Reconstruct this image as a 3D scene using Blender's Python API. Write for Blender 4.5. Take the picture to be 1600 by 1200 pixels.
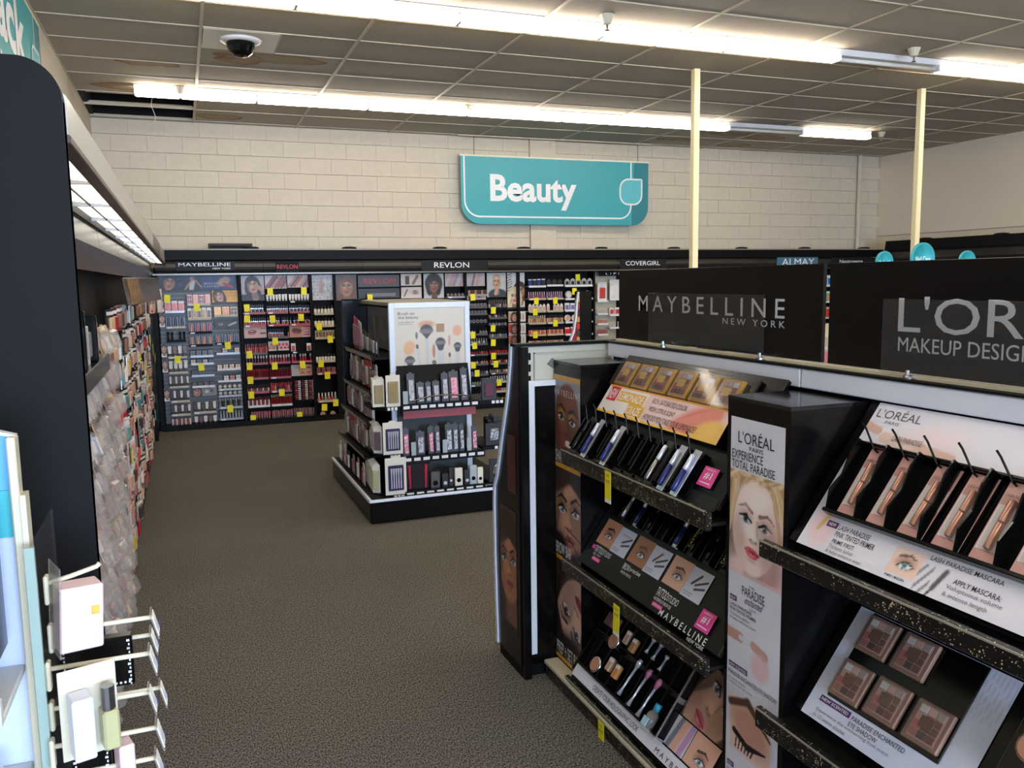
import bpy, math, random
import numpy as np
from mathutils import Matrix, Vector
random.seed(7); np.random.seed(7)
for o in list(bpy.data.objects): bpy.data.objects.remove(o)
SC = bpy.context.scene; COL = SC.collection

# ------------------------------------------------------------------ camera
YAW, PIT, ROLL = .3703, -.1227, -.0145
fw = Vector((math.sin(YAW)*math.cos(PIT), math.cos(YAW)*math.cos(PIT), math.sin(PIT)))
rt = Vector((math.cos(YAW), -math.sin(YAW), 0)); up = rt.cross(fw)
r2 = rt*math.cos(ROLL)+up*math.sin(ROLL); u2 = -rt*math.sin(ROLL)+up*math.cos(ROLL)
cam = bpy.data.cameras.new('camera'); cam.sensor_width = 36; cam.lens = 1314.5/1600*36; cam.clip_start = .02
co = bpy.data.objects.new('camera', cam); COL.objects.link(co)
M = Matrix.Identity(4)
for i in range(3): M[i][0] = r2[i]; M[i][1] = u2[i]; M[i][2] = -fw[i]
M[2][3] = 1.7
co.matrix_world = M; SC.camera = co
# ------------------------------------------------------------------ view, world
SC.view_settings.view_transform = 'Standard'; SC.view_settings.look = 'None'
SC.view_settings.gamma = 1; SC.view_settings.use_curve_mapping = False
SC.view_settings.exposure = 0.0
wd = bpy.data.worlds.new('world'); SC.world = wd; wd.use_nodes = True
wd.node_tree.nodes['Background'].inputs[0].default_value = (.5, .6, .8, 1)
wd.node_tree.nodes['Background'].inputs[1].default_value = .3
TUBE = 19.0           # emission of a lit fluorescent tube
# daylight coming in through the shop front behind the camera
dl = bpy.data.lights.new('daylight', 'AREA'); dl.shape = 'RECTANGLE'; dl.size = 5.6; dl.size_y = 2.2; dl.energy = 1350; dl.color = (.52, .7, 1)
do = bpy.data.objects.new('daylight', dl); COL.objects.link(do); do.location = (2.2, -6.2, 1.6); do.rotation_euler = (math.radians(90), 0, 0)

# ------------------------------------------------------------------ materials
def lin(c):
    return tuple(((x/255)/12.92 if x/255 <= .04045 else ((x/255+.055)/1.055)**2.4) for x in c)
MC = {}
def mat(name, c=(200, 200, 200), r=.5, m=0, e=0, ec=None, bump=0, bs=50, var=0, spec=.5, tr=0, coat=0):
    if name in MC: return MC[name]
    k = bpy.data.materials.new(name); k.use_nodes = True; t = k.node_tree; n = t.nodes; l = t.links
    b = n['Principled BSDF']; C = lin(c)+(1,)
    b.inputs['Base Color'].default_value = C; b.inputs['Roughness'].default_value = r; b.inputs['Metallic'].default_value = m
    b.inputs['Specular IOR Level'].default_value = spec; b.inputs['Coat Weight'].default_value = coat
    if e: b.inputs['Emission Color'].default_value = (lin(ec or c))+(1,); b.inputs['Emission Strength'].default_value = e
    tc = n.new('ShaderNodeTexCoord'); nz = n.new('ShaderNodeTexNoise'); nz.inputs['Scale'].default_value = bs; nz.inputs['Detail'].default_value = 4
    l.new(tc.outputs['Object'], nz.inputs['Vector'])
    if bump:
        bp = n.new('ShaderNodeBump'); bp.inputs['Strength'].default_value = bump; bp.inputs['Distance'].default_value = .01
        l.new(nz.outputs['Fac'], bp.inputs['Height']); l.new(bp.outputs['Normal'], b.inputs['Normal'])
    if var:
        rp = n.new('ShaderNodeValToRGB'); rp.color_ramp.elements[0].position = .3; rp.color_ramp.elements[1].position = .7
        rp.color_ramp.elements[0].color = tuple(x*(1-var) for x in C[:3])+(1,); rp.color_ramp.elements[1].color = tuple(min(1, x*(1+var)) for x in C[:3])+(1,)
        l.new(nz.outputs['Fac'], rp.inputs[0]); l.new(rp.outputs[0], b.inputs['Base Color'])
    if tr:
        tp = n.new('ShaderNodeBsdfTransparent'); mx = n.new('ShaderNodeMixShader'); mx.inputs[0].default_value = 1-tr
        l.new(tp.outputs[0], mx.inputs[1]); l.new(b.outputs[0], mx.inputs[2]); l.new(mx.outputs[0], n['Material Output'].inputs[0])
    MC[name] = k; return k
def cm(c, r=.4, m=0, pre='paint'):
    """plain coloured material by rgb"""
    return mat('%s_%d_%d_%d' % ((pre,)+tuple(int(x) for x in c)) + ('_metal' if m else ''), c, r, m)
BLACK = mat('black_lacquer', (8, 8, 8), .22, spec=.28)
BLACKM = mat('black_matte_plastic', (9, 9, 9), .5, spec=.15)
BLACKT = mat('black_tray_plastic', (7, 7, 7), .18, spec=.35)
GREENB = mat('greenish_black_board', (24, 24, 19), .35, spec=.3)
WHITE = mat('white_plastic', (225, 225, 225), .35)
CREAM = mat('cream_metal', (205, 196, 170), .4)
BEIGE = mat('beige_steel', (200, 193, 172), .45)
RAIL = mat('pale_rail', (222, 228, 242), .35)
CHROME = mat('chrome', (215, 215, 220), .15, 1)
STEEL = mat('brushed_steel', (150, 148, 145), .3, 1)
DARKST = mat('dark_glossy_panel', (58, 55, 52), .25, .5, bump=.05, bs=3)
GREYP = mat('grey_header_panel', (196, 192, 180), .3, .2, bump=.04, bs=2)
TAGY = mat('yellow_tag', (245, 230, 20), .5)
TAGW = mat('white_tag', (235, 235, 228), .5)
INK = mat('black_ink', (30, 28, 30), .5)
INKG = mat('grey_ink', (120, 115, 118), .5)
SILV = mat('silver_lettering', (190, 192, 196), .4)
WINK = mat('white_ink', (240, 240, 240), .45)
GOLDI = mat('gold_ink', (196, 150, 40), .4)
PINK = mat('pink_print', (226, 70, 150), .45)
PURPLE = mat('purple_print', (84, 36, 100), .45)
PAPER = mat('display_board', (222, 222, 232), .35)
TEAL = mat('teal_sign', (52, 165, 172), .4)
TEALD = mat('dark_teal', (30, 128, 138), .4)
TEALL = mat('light_teal', (92, 190, 200), .4)
CLEAR = mat('clear_plastic', (185, 176, 166), .1, tr=.68)
CLEAR2 = mat('clear_acrylic', (110, 108, 106), .05, tr=.88)
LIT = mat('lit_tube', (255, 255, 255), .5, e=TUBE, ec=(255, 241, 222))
DEAD = mat('unlit_tube', (225, 222, 212), .3)
ROSE = mat('rose_gold', (214, 160, 138), .3, .6)
def speckle():
    k = bpy.data.materials.new('black_gold_speckle'); k.use_nodes = True; t = k.node_tree; n = t.nodes; l = t.links; b = n['Principled BSDF']
    tc = n.new('ShaderNodeTexCoord'); v = n.new('ShaderNodeTexVoronoi'); v.inputs['Scale'].default_value = 170
    l.new(tc.outputs['Object'], v.inputs['Vector'])
    r = n.new('ShaderNodeValToRGB'); r.color_ramp.elements[0].color = lin((225, 205, 160))+(1,); r.color_ramp.elements[1].color = lin((14, 14, 15))+(1,)
    r.color_ramp.elements[0].position = .24; r.color_ramp.elements[1].position = .33
    nz = n.new('ShaderNodeTexNoise'); nz.inputs['Scale'].default_value = 60; l.new(tc.outputs['Object'], nz.inputs['Vector'])
    a = n.new('ShaderNodeMath'); a.operation = 'MULTIPLY_ADD'; a.inputs[1].default_value = 1.1; a.inputs[2].default_value = -.42
    l.new(nz.outputs['Fac'], a.inputs[0]); s = n.new('ShaderNodeMath'); s.operation = 'ADD'
    l.new(v.outputs['Distance'], s.inputs[0]); l.new(a.outputs[0], s.inputs[1]); l.new(s.outputs[0], r.inputs[0])
    l.new(r.outputs[0], b.inputs['Base Color']); b.inputs['Roughness'].default_value = .3
    return k
SPECK = speckle()
def carpet():
    k = bpy.data.materials.new('grey_carpet'); k.use_nodes = True; t = k.node_tree; n = t.nodes; l = t.links; b = n['Principled BSDF']
    tc = n.new('ShaderNodeTexCoord')
    a = n.new('ShaderNodeTexNoise'); a.inputs['Scale'].default_value = 190; a.inputs['Detail'].default_value = 5
    m = n.new('ShaderNodeMapping'); m.inputs['Scale'].default_value = (1, .55, 1)
    l.new(tc.outputs['Object'], m.inputs[0]); l.new(m.outputs[0], a.inputs['Vector'])
    r = n.new('ShaderNodeValToRGB'); r.color_ramp.elements[0].position = .38; r.color_ramp.elements[1].position = .64
    r.color_ramp.elements[0].color = lin((52, 49, 45))+(1,); r.color_ramp.elements[1].color = lin((150, 144, 133))+(1,)
    l.new(a.outputs['Fac'], r.inputs[0])
    c = n.new('ShaderNodeTexNoise'); c.inputs['Scale'].default_value = .8; l.new(tc.outputs['Object'], c.inputs['Vector'])
    x = n.new('ShaderNodeMix'); x.data_type = 'RGBA'; x.blend_type = 'MULTIPLY'; x.inputs[0].default_value = .35
    l.new(r.outputs[0], x.inputs[6]); l.new(c.outputs['Fac'], x.inputs[7]); l.new(x.outputs[2], b.inputs['Base Color'])
    bp = n.new('ShaderNodeBump'); bp.inputs['Strength'].default_value = .5; bp.inputs['Distance'].default_value = .006
    l.new(a.outputs['Fac'], bp.inputs['Height']); l.new(bp.outputs['Normal'], b.inputs['Normal']); b.inputs['Roughness'].default_value = 1; b.inputs['Specular IOR Level'].default_value = .1
    return k
def stained(name, base, spots):
    """ceiling tile with water stains; spots in object coordinates (cx, cy, rx, ry)"""
    k = mat(name, base, .9, bump=.25, bs=90); t = k.node_tree; n = t.nodes; l = t.links; b = n['Principled BSDF']
    tc = n.new('ShaderNodeTexCoord'); prev = None
    nz = n.new('ShaderNodeTexNoise'); nz.inputs['Scale'].default_value = 5; l.new(tc.outputs['Object'], nz.inputs['Vector'])
    ad = n.new('ShaderNodeVectorMath'); ad.operation = 'MULTIPLY_ADD'; ad.inputs[1].default_value = (.22, .22, 0); l.new(nz.outputs['Color'], ad.inputs[0]); l.new(tc.outputs['Object'], ad.inputs[2])
    for cx, cy, rx, ry in spots:
        mp = n.new('ShaderNodeMapping'); mp.vector_type = 'TEXTURE'; mp.inputs['Location'].default_value = (cx+.11, cy+.11, 0); mp.inputs['Scale'].default_value = (rx, ry, 1)
        l.new(ad.outputs[0], mp.inputs[0]); sx = n.new('ShaderNodeSeparateXYZ'); l.new(mp.outputs[0], sx.inputs[0])
        cb = n.new('ShaderNodeCombineXYZ'); l.new(sx.outputs[0], cb.inputs[0]); l.new(sx.outputs[1], cb.inputs[1])
        ln = n.new('ShaderNodeVectorMath'); ln.operation = 'LENGTH'; l.new(cb.outputs[0], ln.inputs[0])
        r = n.new('ShaderNodeValToRGB'); e = r.color_ramp.elements
        e[0].position = 0; e[0].color = lin((166, 150, 124))+(1,); e[1].position = 1; e[1].color = lin(base)+(1,)
        q = r.color_ramp.elements.new(.82); q.color = lin((158, 136, 104))+(1,); q = r.color_ramp.elements.new(.93); q.color = lin((124, 96, 62))+(1,)
        l.new(ln.outputs['Value'], r.inputs[0])
        if prev is None: prev = r.outputs[0]
        else:
            x = n.new('ShaderNodeMix'); x.data_type = 'RGBA'; x.blend_type = 'DARKEN'; x.inputs[0].default_value = 1
            l.new(prev, x.inputs[6]); l.new(r.outputs[0], x.inputs[7]); prev = x.outputs[2]
    l.new(prev, b.inputs['Base Color']); return k
def printed():
    k = bpy.data.materials.new('printed_poster'); k.use_nodes = True; t = k.node_tree; b = t.nodes['Principled BSDF']
    a = t.nodes.new('ShaderNodeAttribute'); a.attribute_name = 'Col'; t.links.new(a.outputs['Color'], b.inputs['Base Color'])
    b.inputs['Roughness'].default_value = .4; return k
PRINT = printed()

# ------------------------------------------------------------------ mesh helpers
class MB:
    def __init__(s): s.v = []; s.f = []; s.m = []
    def add(s, vs, fs, mi=0):
        o = len(s.v); s.v += [tuple(p) for p in vs]
        for f in fs: s.f.append(tuple(o+i for i in f)); s.m.append(mi)
        return s
    def box(s, x0, x1, y0, y1, z0, z1, mi=0, b=0):
        if b <= 0:
            v = [(x, y, z) for z in (z0, z1) for y in (y0, y1) for x in (x0, x1)]
            return s.add(v, [(0, 2, 3, 1), (4, 5, 7, 6), (0, 1, 5, 4), (2, 6, 7, 3), (0, 4, 6, 2), (1, 3, 7, 5)], mi)
        b = min(b, abs(x1-x0)*.45, abs(y1-y0)*.45, abs(z1-z0)*.45); v = []; idx = {}
        for i, x in enumerate((x0, x1)):
            for j, y in enumerate((y0, y1)):
                for k, z in enumerate((z0, z1)):
                    sx, sy, sz = (1, -1)[i], (1, -1)[j], (1, -1)[k]
                    for a, p in enumerate(((x, y+sy*b, z+sz*b), (x+sx*b, y, z+sz*b), (x+sx*b, y+sy*b, z))):
                        idx[(i, j, k, a)] = len(v); v.append(p)
        f = []
        for i in (0, 1): f.append([idx[(i, j, k, 0)] for j, k in ((0, 0), (1, 0), (1, 1), (0, 1))])
        for j in (0, 1): f.append([idx[(i, j, k, 1)] for i, k in ((0, 0), (1, 0), (1, 1), (0, 1))])
        for k in (0, 1): f.append([idx[(i, j, k, 2)] for i, j in ((0, 0), (1, 0), (1, 1), (0, 1))])
        for j in (0, 1):
            for k in (0, 1): f.append([idx[(0, j, k, 1)], idx[(1, j, k, 1)], idx[(1, j, k, 2)], idx[(0, j, k, 2)]])
        for i in (0, 1):
            for k in (0, 1): f.append([idx[(i, 0, k, 0)], idx[(i, 1, k, 0)], idx[(i, 1, k, 2)], idx[(i, 0, k, 2)]])
            for j in (0, 1): f.append([idx[(i, j, 0, 0)], idx[(i, j, 1, 0)], idx[(i, j, 1, 1)], idx[(i, j, 0, 1)]])
        for i in (0, 1):
            for j in (0, 1):
                for k in (0, 1): f.append([idx[(i, j, k, a)] for a in (0, 1, 2)])
        return s.add(v, f, mi)
    def prism(s, pts, h0, h1, ax='z', mi=0):
        """closed polygon pts (a,b) extruded h0..h1 along ax: z->(a,b,h)  x->(h,a,b)  y->(a,h,b)"""
        g = {'z': lambda a, b, h: (a, b, h), 'x': lambda a, b, h: (h, a, b), 'y': lambda a, b, h: (a, h, b)}[ax]; n = len(pts)
        v = [g(a, b, h0) for a, b in pts]+[g(a, b, h1) for a, b in pts]
        return s.add(v, [tuple(range(n))[::-1], tuple(range(n, 2*n))]+[(i, (i+1) % n, n+(i+1) % n, n+i) for i in range(n)], mi)
    def tube(s, pts, r, n=6, mi=0):
        pts = [Vector(p) for p in pts]; rs = r if isinstance(r, (list, tuple)) else [r]*len(pts); v = []; f = []
        for i, p in enumerate(pts):
            d = (pts[min(i+1, len(pts)-1)]-pts[max(i-1, 0)]).normalized()
            a = d.cross(Vector((0, 0, 1))) if abs(d.z) < .9 else d.cross(Vector((1, 0, 0)))
            a.normalize(); b = d.cross(a)
            v += [p+(a*math.cos(t)+b*math.sin(t))*rs[i] for t in [2*math.pi*k/n for k in range(n)]]
        for i in range(len(pts)-1):
            for k in range(n): f.append((i*n+k, i*n+(k+1) % n, (i+1)*n+(k+1) % n, (i+1)*n+k))
        f.append(tuple(range(n))[::-1]); f.append(tuple((len(pts)-1)*n+k for k in range(n)))
        return s.add(v, f, mi)
    def lathe(s, prof, n=8, c=(0, 0), mi=0, sy=1, ax='z', off=0):
        """prof (r,h) list; mi may be a list per segment"""
        v = []; f = []
        for r, h in prof:
            for k in range(n):
                t = 2*math.pi*(k+.5)/n; a, b = c[0]+r*math.cos(t), c[1]+r*sy*math.sin(t)
                v.append((a, b, h) if ax == 'z' else (a, -h+off, b))
        o = len(s.v); s.v += v
        for i in range(len(prof)-1):
            for k in range(n):
                s.f.append(tuple(o+q for q in (i*n+k, i*n+(k+1) % n, (i+1)*n+(k+1) % n, (i+1)*n+k))); s.m.append(mi[i] if isinstance(mi, list) else mi)
        s.f.append(tuple(o+k for k in range(n))[::-1]); s.m.append(mi[0] if isinstance(mi, list) else mi)
        s.f.append(tuple(o+(len(prof)-1)*n+k for k in range(n))); s.m.append(mi[-1] if isinstance(mi, list) else mi)
        return s
    def mesh(s, name, mats):
        me = bpy.data.meshes.new(name); me.from_pydata(s.v, [], s.f)
        for k in (mats if isinstance(mats, (list, tuple)) else [mats]): me.materials.append(k)
        if any(s.m): me.polygons.foreach_set('material_index', s.m)
        me.update()
        if name in ('barrel', 'cap', 'arm', 'hook', 'fluorescent_tube', 'handle', 'bristles', 'rim', 'glass'): me.polygons.foreach_set('use_smooth', [True]*len(me.polygons))
        return me
def link(name, me, parent=None, mw=None):
    o = bpy.data.objects.new(name, me); COL.objects.link(o)
    if parent is not None: o.parent = parent
    if mw is not None: o.matrix_local = mw
    return o
def obj(name, mb, mats, parent=None, mw=None): return link(name, mb.mesh(name, mats), parent, mw)
def tag(o, label, cat, group=None):
    o['label'] = label; o['category'] = cat
    if group: o['group'] = group
    return o
def struct(o): o['kind'] = 'structure'; return o
def thing(name, label, cat, mw=None, group=None):
    return tag(link(name, None, None, mw), label, cat, group)
def T(x, y, z): return Matrix.Translation((x, y, z))
def frame(o, X, Y):
    X = Vector(X).normalized(); Y = Vector(Y).normalized(); Z = X.cross(Y); m = Matrix.Identity(4)
    for i in range(3): m[i][0] = X[i]; m[i][1] = Y[i]; m[i][2] = Z[i]; m[i][3] = o[i]
    return m
def dup(o, mw, label=None, group=None):
    c = o.copy(); COL.objects.link(c); c.matrix_world = mw
    if label: c['label'] = label
    if group: c['group'] = group
    for ch in list(o.children):
        d = ch.copy(); COL.objects.link(d); d.parent = c
        for g in list(ch.children):
            e = g.copy(); COL.objects.link(e); e.parent = d
    return c
# ------------------------------------------------------------------ lettering
TC = {}
def glyphs(s, bold=0):
    if (s, bold) in TC: return TC[(s, bold)]
    c = bpy.data.curves.new('t', 'FONT'); c.body = s; c.resolution_u = 3; c.offset = bold if s in ('Beauty', 'Back', 'to School') else bold*.4
    o = bpy.data.objects.new('t', c); COL.objects.link(o)
    me = bpy.data.meshes.new_from_object(o.evaluated_get(bpy.context.evaluated_depsgraph_get()))
    v = np.array([x.co[:2] for x in me.vertices]) if len(me.vertices) else np.zeros((1, 2)); f = [tuple(p.vertices) for p in me.polygons]
    bpy.data.objects.remove(o); bpy.data.curves.remove(c); bpy.data.meshes.remove(me)
    lo = v.min(0); hi = v.max(0); v = (v-lo)/np.maximum(hi-lo, 1e-6); TC[(s, bold)] = (v, f); return v, f
def lettering(lines, m, parent, w=.0012, mw=None, name='lettering'):
    """lines: (string, u0, v0, u1, v1[, bold[, shear]]) in the parent's x/y plane, w = height above it"""
    mb = MB()
    for L in lines:
        s, u0, v0, u1, v1 = L[:5]; v, f = glyphs(s, L[5] if len(L) > 5 else 0); sh = L[6] if len(L) > 6 else 0
        mb.add([(u0+(u1-u0)*a+sh*b, v0+(v1-v0)*b, w) for a, b in v], f)
    return obj(name, mb, m, parent, mw)
# ------------------------------------------------------------------ printed pictures
class Paint:
    def __init__(s, w, h, res, bg):
        s.w, s.h = w, h; s.nx = max(2, int(w/res)); s.ny = max(2, int(h/res))
        s.X, s.Y = np.meshgrid(np.linspace(0, w, s.nx+1), np.linspace(0, h, s.ny+1)); s.C = np.zeros(s.X.shape+(3,)); s.C[:] = lin(bg)
    def mix(s, m, c, a=1):
        m = np.clip(m, 0, 1)[..., None]*a; s.C = s.C*(1-m)+np.array(lin(c))*m
    def ell(s, cx, cy, rx, ry, c, ang=0, soft=.15, a=1):
        ca, sa = math.cos(ang), math.sin(ang); dx, dy = s.X-cx, s.Y-cy; p = (dx*ca+dy*sa)/rx; q = (-dx*sa+dy*ca)/ry
        s.mix((1-np.sqrt(p*p+q*q))/soft+.5, c, a)
    def seg(s, x0, y0, x1, y1, w, c, soft=.3, a=1, w1=None):
        dx, dy = x1-x0, y1-y0; t = np.clip(((s.X-x0)*dx+(s.Y-y0)*dy)/(dx*dx+dy*dy+1e-12), 0, 1)
        d = np.hypot(s.X-x0-t*dx, s.Y-y0-t*dy); ww = w if w1 is None else w+(w1-w)*t
        s.mix((1-d/ww)/soft+.5, c, a)
    def rect(s, x0, y0, x1, y1, c, a=1):
        s.mix(((s.X >= x0) & (s.X <= x1) & (s.Y >= y0) & (s.Y <= y1))*1., c, a)
    def clouds(s, c, sc, a=.5, seed=0):
        x, y = s.X*sc, s.Y*sc
        n = np.sin(x*1.3+seed+2*np.sin(y*.9+seed*2))*np.sin(y*1.7-seed+1.5*np.sin(x*1.1)); s.mix(n*.8+.2, c, a)
    def face(s, cx, cy, k, skin, hair, lip, ang=0, shadow=None, bald=False, brow=None, iris=(95, 120, 140), hx=1.0):
        """a portrait: k = half height of the face"""
        ca, sa = math.cos(ang), math.sin(ang)
        def P(a, b): return cx+(a*ca-b*sa)*k, cy+(a*sa+b*ca)*k
        def E(a, b, rx, ry, c, an=0, soft=.2, al=1): x, y = P(a, b); s.ell(x, y, rx*k, ry*k, c, ang+an, soft, al)
        def S(a, b, a2, b2, w, c, al=1, w1=None, soft=.4): x, y = P(a, b); x2, y2 = P(a2, b2); s.seg(x, y, x2, y2, w*k, c, soft, al, None if w1 is None else w1*k)
        dk = tuple(v*.68 for v in skin); lt = tuple(min(255, v*1.12+8) for v in skin); brow = brow or tuple(v*.45+8 for v in hair); sh = shadow or tuple(v*.55 for v in skin)
        if not bald: E(0, .15, 1.02*hx, 1.25, hair, 0, .12); E(-.7*hx, -.6, .45, .9, hair, .1, .3); E(.7*hx, -.6, .4, .9, hair, -.1, .3)
        S(0, -.7, .08, -1.7, .36, dk, 1, .46)
        E(0, 0, .72, 1.0, skin, 0, .08); E(0, -.45, .5, .55, skin, 0, .2)
        E(.42, -.2, .3, .55, dk, .2, .9, .45); E(-.5, -.3, .22, .5, dk, -.2, .9, .35); E(-.2, -.1, .22, .2, lt, 0, .9, .6); E(0, .6, .35, .22, lt, 0, .9, .5)
        if not bald:
            S(-.75, .55, .1, 1.0, .2, hair, 1, .3); S(.1, 1.0, .75, .5, .3, hair, 1, .16)
            for i in range(7): S(-.9+.05*i, -.9+.1*i, -.75+.12*i, .7+.05*i, .05, tuple(min(255, v*1.25+12) for v in hair), .35, None, .9)
        for q in (-1, 1):
            E(q*.3, .17, .19, .13, sh, 0, .8, .7)
            E(q*.31, .1, .175, .09, (238, 233, 230), q*-.08); E(q*.31, .105, .088, .09, iris); E(q*.31, .105, .042, .044, (15, 12, 12)); E(q*.31-.03, .13, .018, .018, (250, 250, 250))
            S(q*.12, .09, q*.3, .19, .024, (18, 12, 12), 1, .038); S(q*.3, .19, q*.53, .13, .038, (18, 12, 12), 1, .016); S(q*.17, .05, q*.45, .06, .01, (60, 35, 30), .7)
            S(q*.12, .3, q*.35, .4, .04, brow, .9, .035); S(q*.35, .4, q*.58, .3, .035, brow, .9, .012)
        S(.07, .15, .12, -.18, .05, dk, .5, .04); E(0, -.2, .13, .08, lt, 0, .7, .5); E(-.08, -.27, .035, .02, (70, 35, 30), 0, .4, .8); E(.09, -.27, .035, .02, (70, 35, 30), 0, .4, .8); E(0, -.3, .14, .04, dk, 0, .8, .6)
        E(-.1, -.5, .15, .062, lip, .22); E(.1, -.5, .15, .062, lip, -.22); E(0, -.57, .2, .078, lip); S(-.24, -.525, .24, -.525, .012, tuple(v*.35 for v in lip)); E(0, -.59, .09, .022, tuple(min(255, v+60) for v in lip), 0, .6, .6)
        E(0, -.7, .15, .04, dk, 0, .9, .5)
    def eye(s, cx, cy, k, skin, iris=(110, 150, 170), brow=(60, 40, 30), ang=0, shadow=(150, 90, 70)):
        def R(a, b): return cx+(a*math.cos(ang)-b*math.sin(ang))*k, cy+(a*math.sin(ang)+b*math.cos(ang))*k
        s.ell(*R(0, .25), 1.05*k, .6*k, shadow, ang, .8, .7)
        s.ell(*R(0, 0), .75*k, .34*k, (238, 234, 232), ang, .15); s.ell(*R(0, .04), .32*k, .32*k, iris, ang, .15); s.ell(*R(0, .04), .14*k, .14*k, (10, 10, 10), ang, .2); s.ell(*R(-.08, .14), .06*k, .06*k, (250, 250, 250), ang, .3)
        for a, b, c, d in ((-.8, -.08, -.3, .3), (-.3, .3, .3, .34), (.3, .34, .95, .05)): s.seg(*R(a, b), *R(c, d), .08*k, (20, 14, 14), .5)
        s.seg(*R(-.7, -.12), *R(.2, -.36), .03*k, (50, 30, 28), .5, .8); s.seg(*R(.2, -.36), *R(.8, -.05), .03*k, (50, 30, 28), .5, .8)
        s.seg(*R(-.9, .85), *R(.2, 1.1), .16*k, brow, .6, .95, .14*k); s.seg(*R(.2, 1.1), *R(1.1, .75), .14*k, brow, .6, .95, .04*k)
    def lips(s, cx, cy, k, c, ang=0, open_=0):
        def R(a, b): return cx+(a*math.cos(ang)-b*math.sin(ang))*k, cy+(a*math.sin(ang)+b*math.cos(ang))*k
        s.ell(*R(-.4, .2), .55*k, .26*k, c, ang+.3, .1); s.ell(*R(.4, .2), .55*k, .26*k, c, ang-.3, .1); s.ell(*R(0, -.15), .8*k, .4*k, c, ang, .1)
        s.ell(*R(0, .06), .75*k, (.04+open_)*k, (40, 8, 12), ang, .3); s.ell(*R(0, -.28), .35*k, .09*k, tuple(min(255, v+70) for v in c), ang, .7, .7)
        if open_: s.ell(*R(0, .1+open_*.4), .5*k, open_*.4*k, (240, 235, 230), ang, .3)
    def make(s, name, parent=None, mw=None, m=None):
        n = s.nx+1; V = np.stack([s.X, s.Y, np.zeros_like(s.X)], -1).reshape(-1, 3)
        i = np.arange(s.ny)[:, None]*n+np.arange(s.nx)[None, :]; F = np.stack([i, i+1, i+1+n, i+n], -1).reshape(-1, 4)
        me = bpy.data.meshes.new(name); me.vertices.add(len(V)); me.vertices.foreach_set('co', V.ravel())
        me.loops.add(F.size); me.loops.foreach_set('vertex_index', F.ravel().astype(np.int32)); me.polygons.add(len(F)); me.polygons.foreach_set('loop_start', np.arange(0, F.size, 4, dtype=np.int32))
        me.update(); me.validate()
        a = me.color_attributes.new('Col', 'FLOAT_COLOR', 'POINT'); a.data.foreach_set('color', np.concatenate([s.C.reshape(-1, 3), np.ones((len(V), 1))], 1).ravel().astype(np.float32))
        me.materials.append(m or PRINT); return link(name, me, parent, mw)
FRONT = frame((0, 0, 0), (1, 0, 0), (0, 0, 1))     # x right, y up, z towards -Y (faces the camera side)
def at(x, y, z): return T(x, y, z) @ FRONT

# ================================================================== ROOM
XL, XR, YB, YF, ZC = -.89, 11.15, 11.33, -6, 3.676
f = struct(obj('floor', MB().box(XL-.3, XR+.3, YF-.3, YB+.3, -.1, 0), carpet()))
WALLP = mat('painted_block', (210, 199, 178), .6, bump=.6, bs=14, var=.03)
WALLS = mat('smooth_wall_paint', (232, 218, 196), .6)
MORT = mat('mortar', (196, 186, 166), .8)  # mortar in the block joints, close to the wall colour
wb = struct(obj('wall_back', MB().box(XL-.2, XR+.2, YB+.03, YB+.2, 0, 4.4), MORT))
rr = random.Random(3); bw, bh = .40, .2
for r in range(9):
    z0 = 1.9+r*bh; x = XL - (bw/2 if r % 2 else 0)
    while x < XR:
        a, b = max(x, XL), min(x+bw, XR); z1 = min(z0+bh, ZC+.1); d = rr.uniform(0, .005)
        if b-a > .05: obj('block', MB().box(a+.0006, b-.0006, YB-d, YB+.05, z0+.0016, z1-.0016, 0, .0022), WALLP, wb)
        x += bw
struct(obj('wall_left', MB().box(XL-.2, XL, YF-.2, YB+.03, 0, 4.4), WALLP))
wr = struct(obj('wall_right', MB().box(XR, XR+.2, YF-.2, YB+.03, 0, 4.4), WALLS))
struct(obj('trim_1', MB().box(XR-.012, XR, YF, YB-.02, 2.35, 2.362), mat('trim_paint', (165, 155, 140), .5)))
w = struct(obj('wall_front', MB().box(XL, XR, YF-.2, YF, 0, .5).box(XL, XR, YF-.2, YF, 2.7, 4.4).box(XL, -.6, YF-.2, YF, .5, 2.7).box(5, XR, YF-.2, YF, .5, 2.7), WALLS))
wn = struct(obj('window_1', MB().box(-.6, 5, YF-.1, YF-.06, .5, .56).box(-.6, 5, YF-.1, YF-.06, 2.64, 2.7), BLACKM))
for i in range(5): obj('mullion', MB().box(-.6+i*1.387, -.55+i*1.387, YF-.1, YF-.05, .56, 2.64, 0, .005), BLACKM, wn)
# pilaster and conduit on the back wall
struct(obj('trim_2', MB().box(4.70, 5.10, YB-.06, YB, 2.0, ZC, 0, .004), WALLP))
struct(obj('trim_3', MB().tube([(10.66, YB-.06, 2.0), (10.66, YB-.06, ZC)], .035, 10), WALLP))
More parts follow.
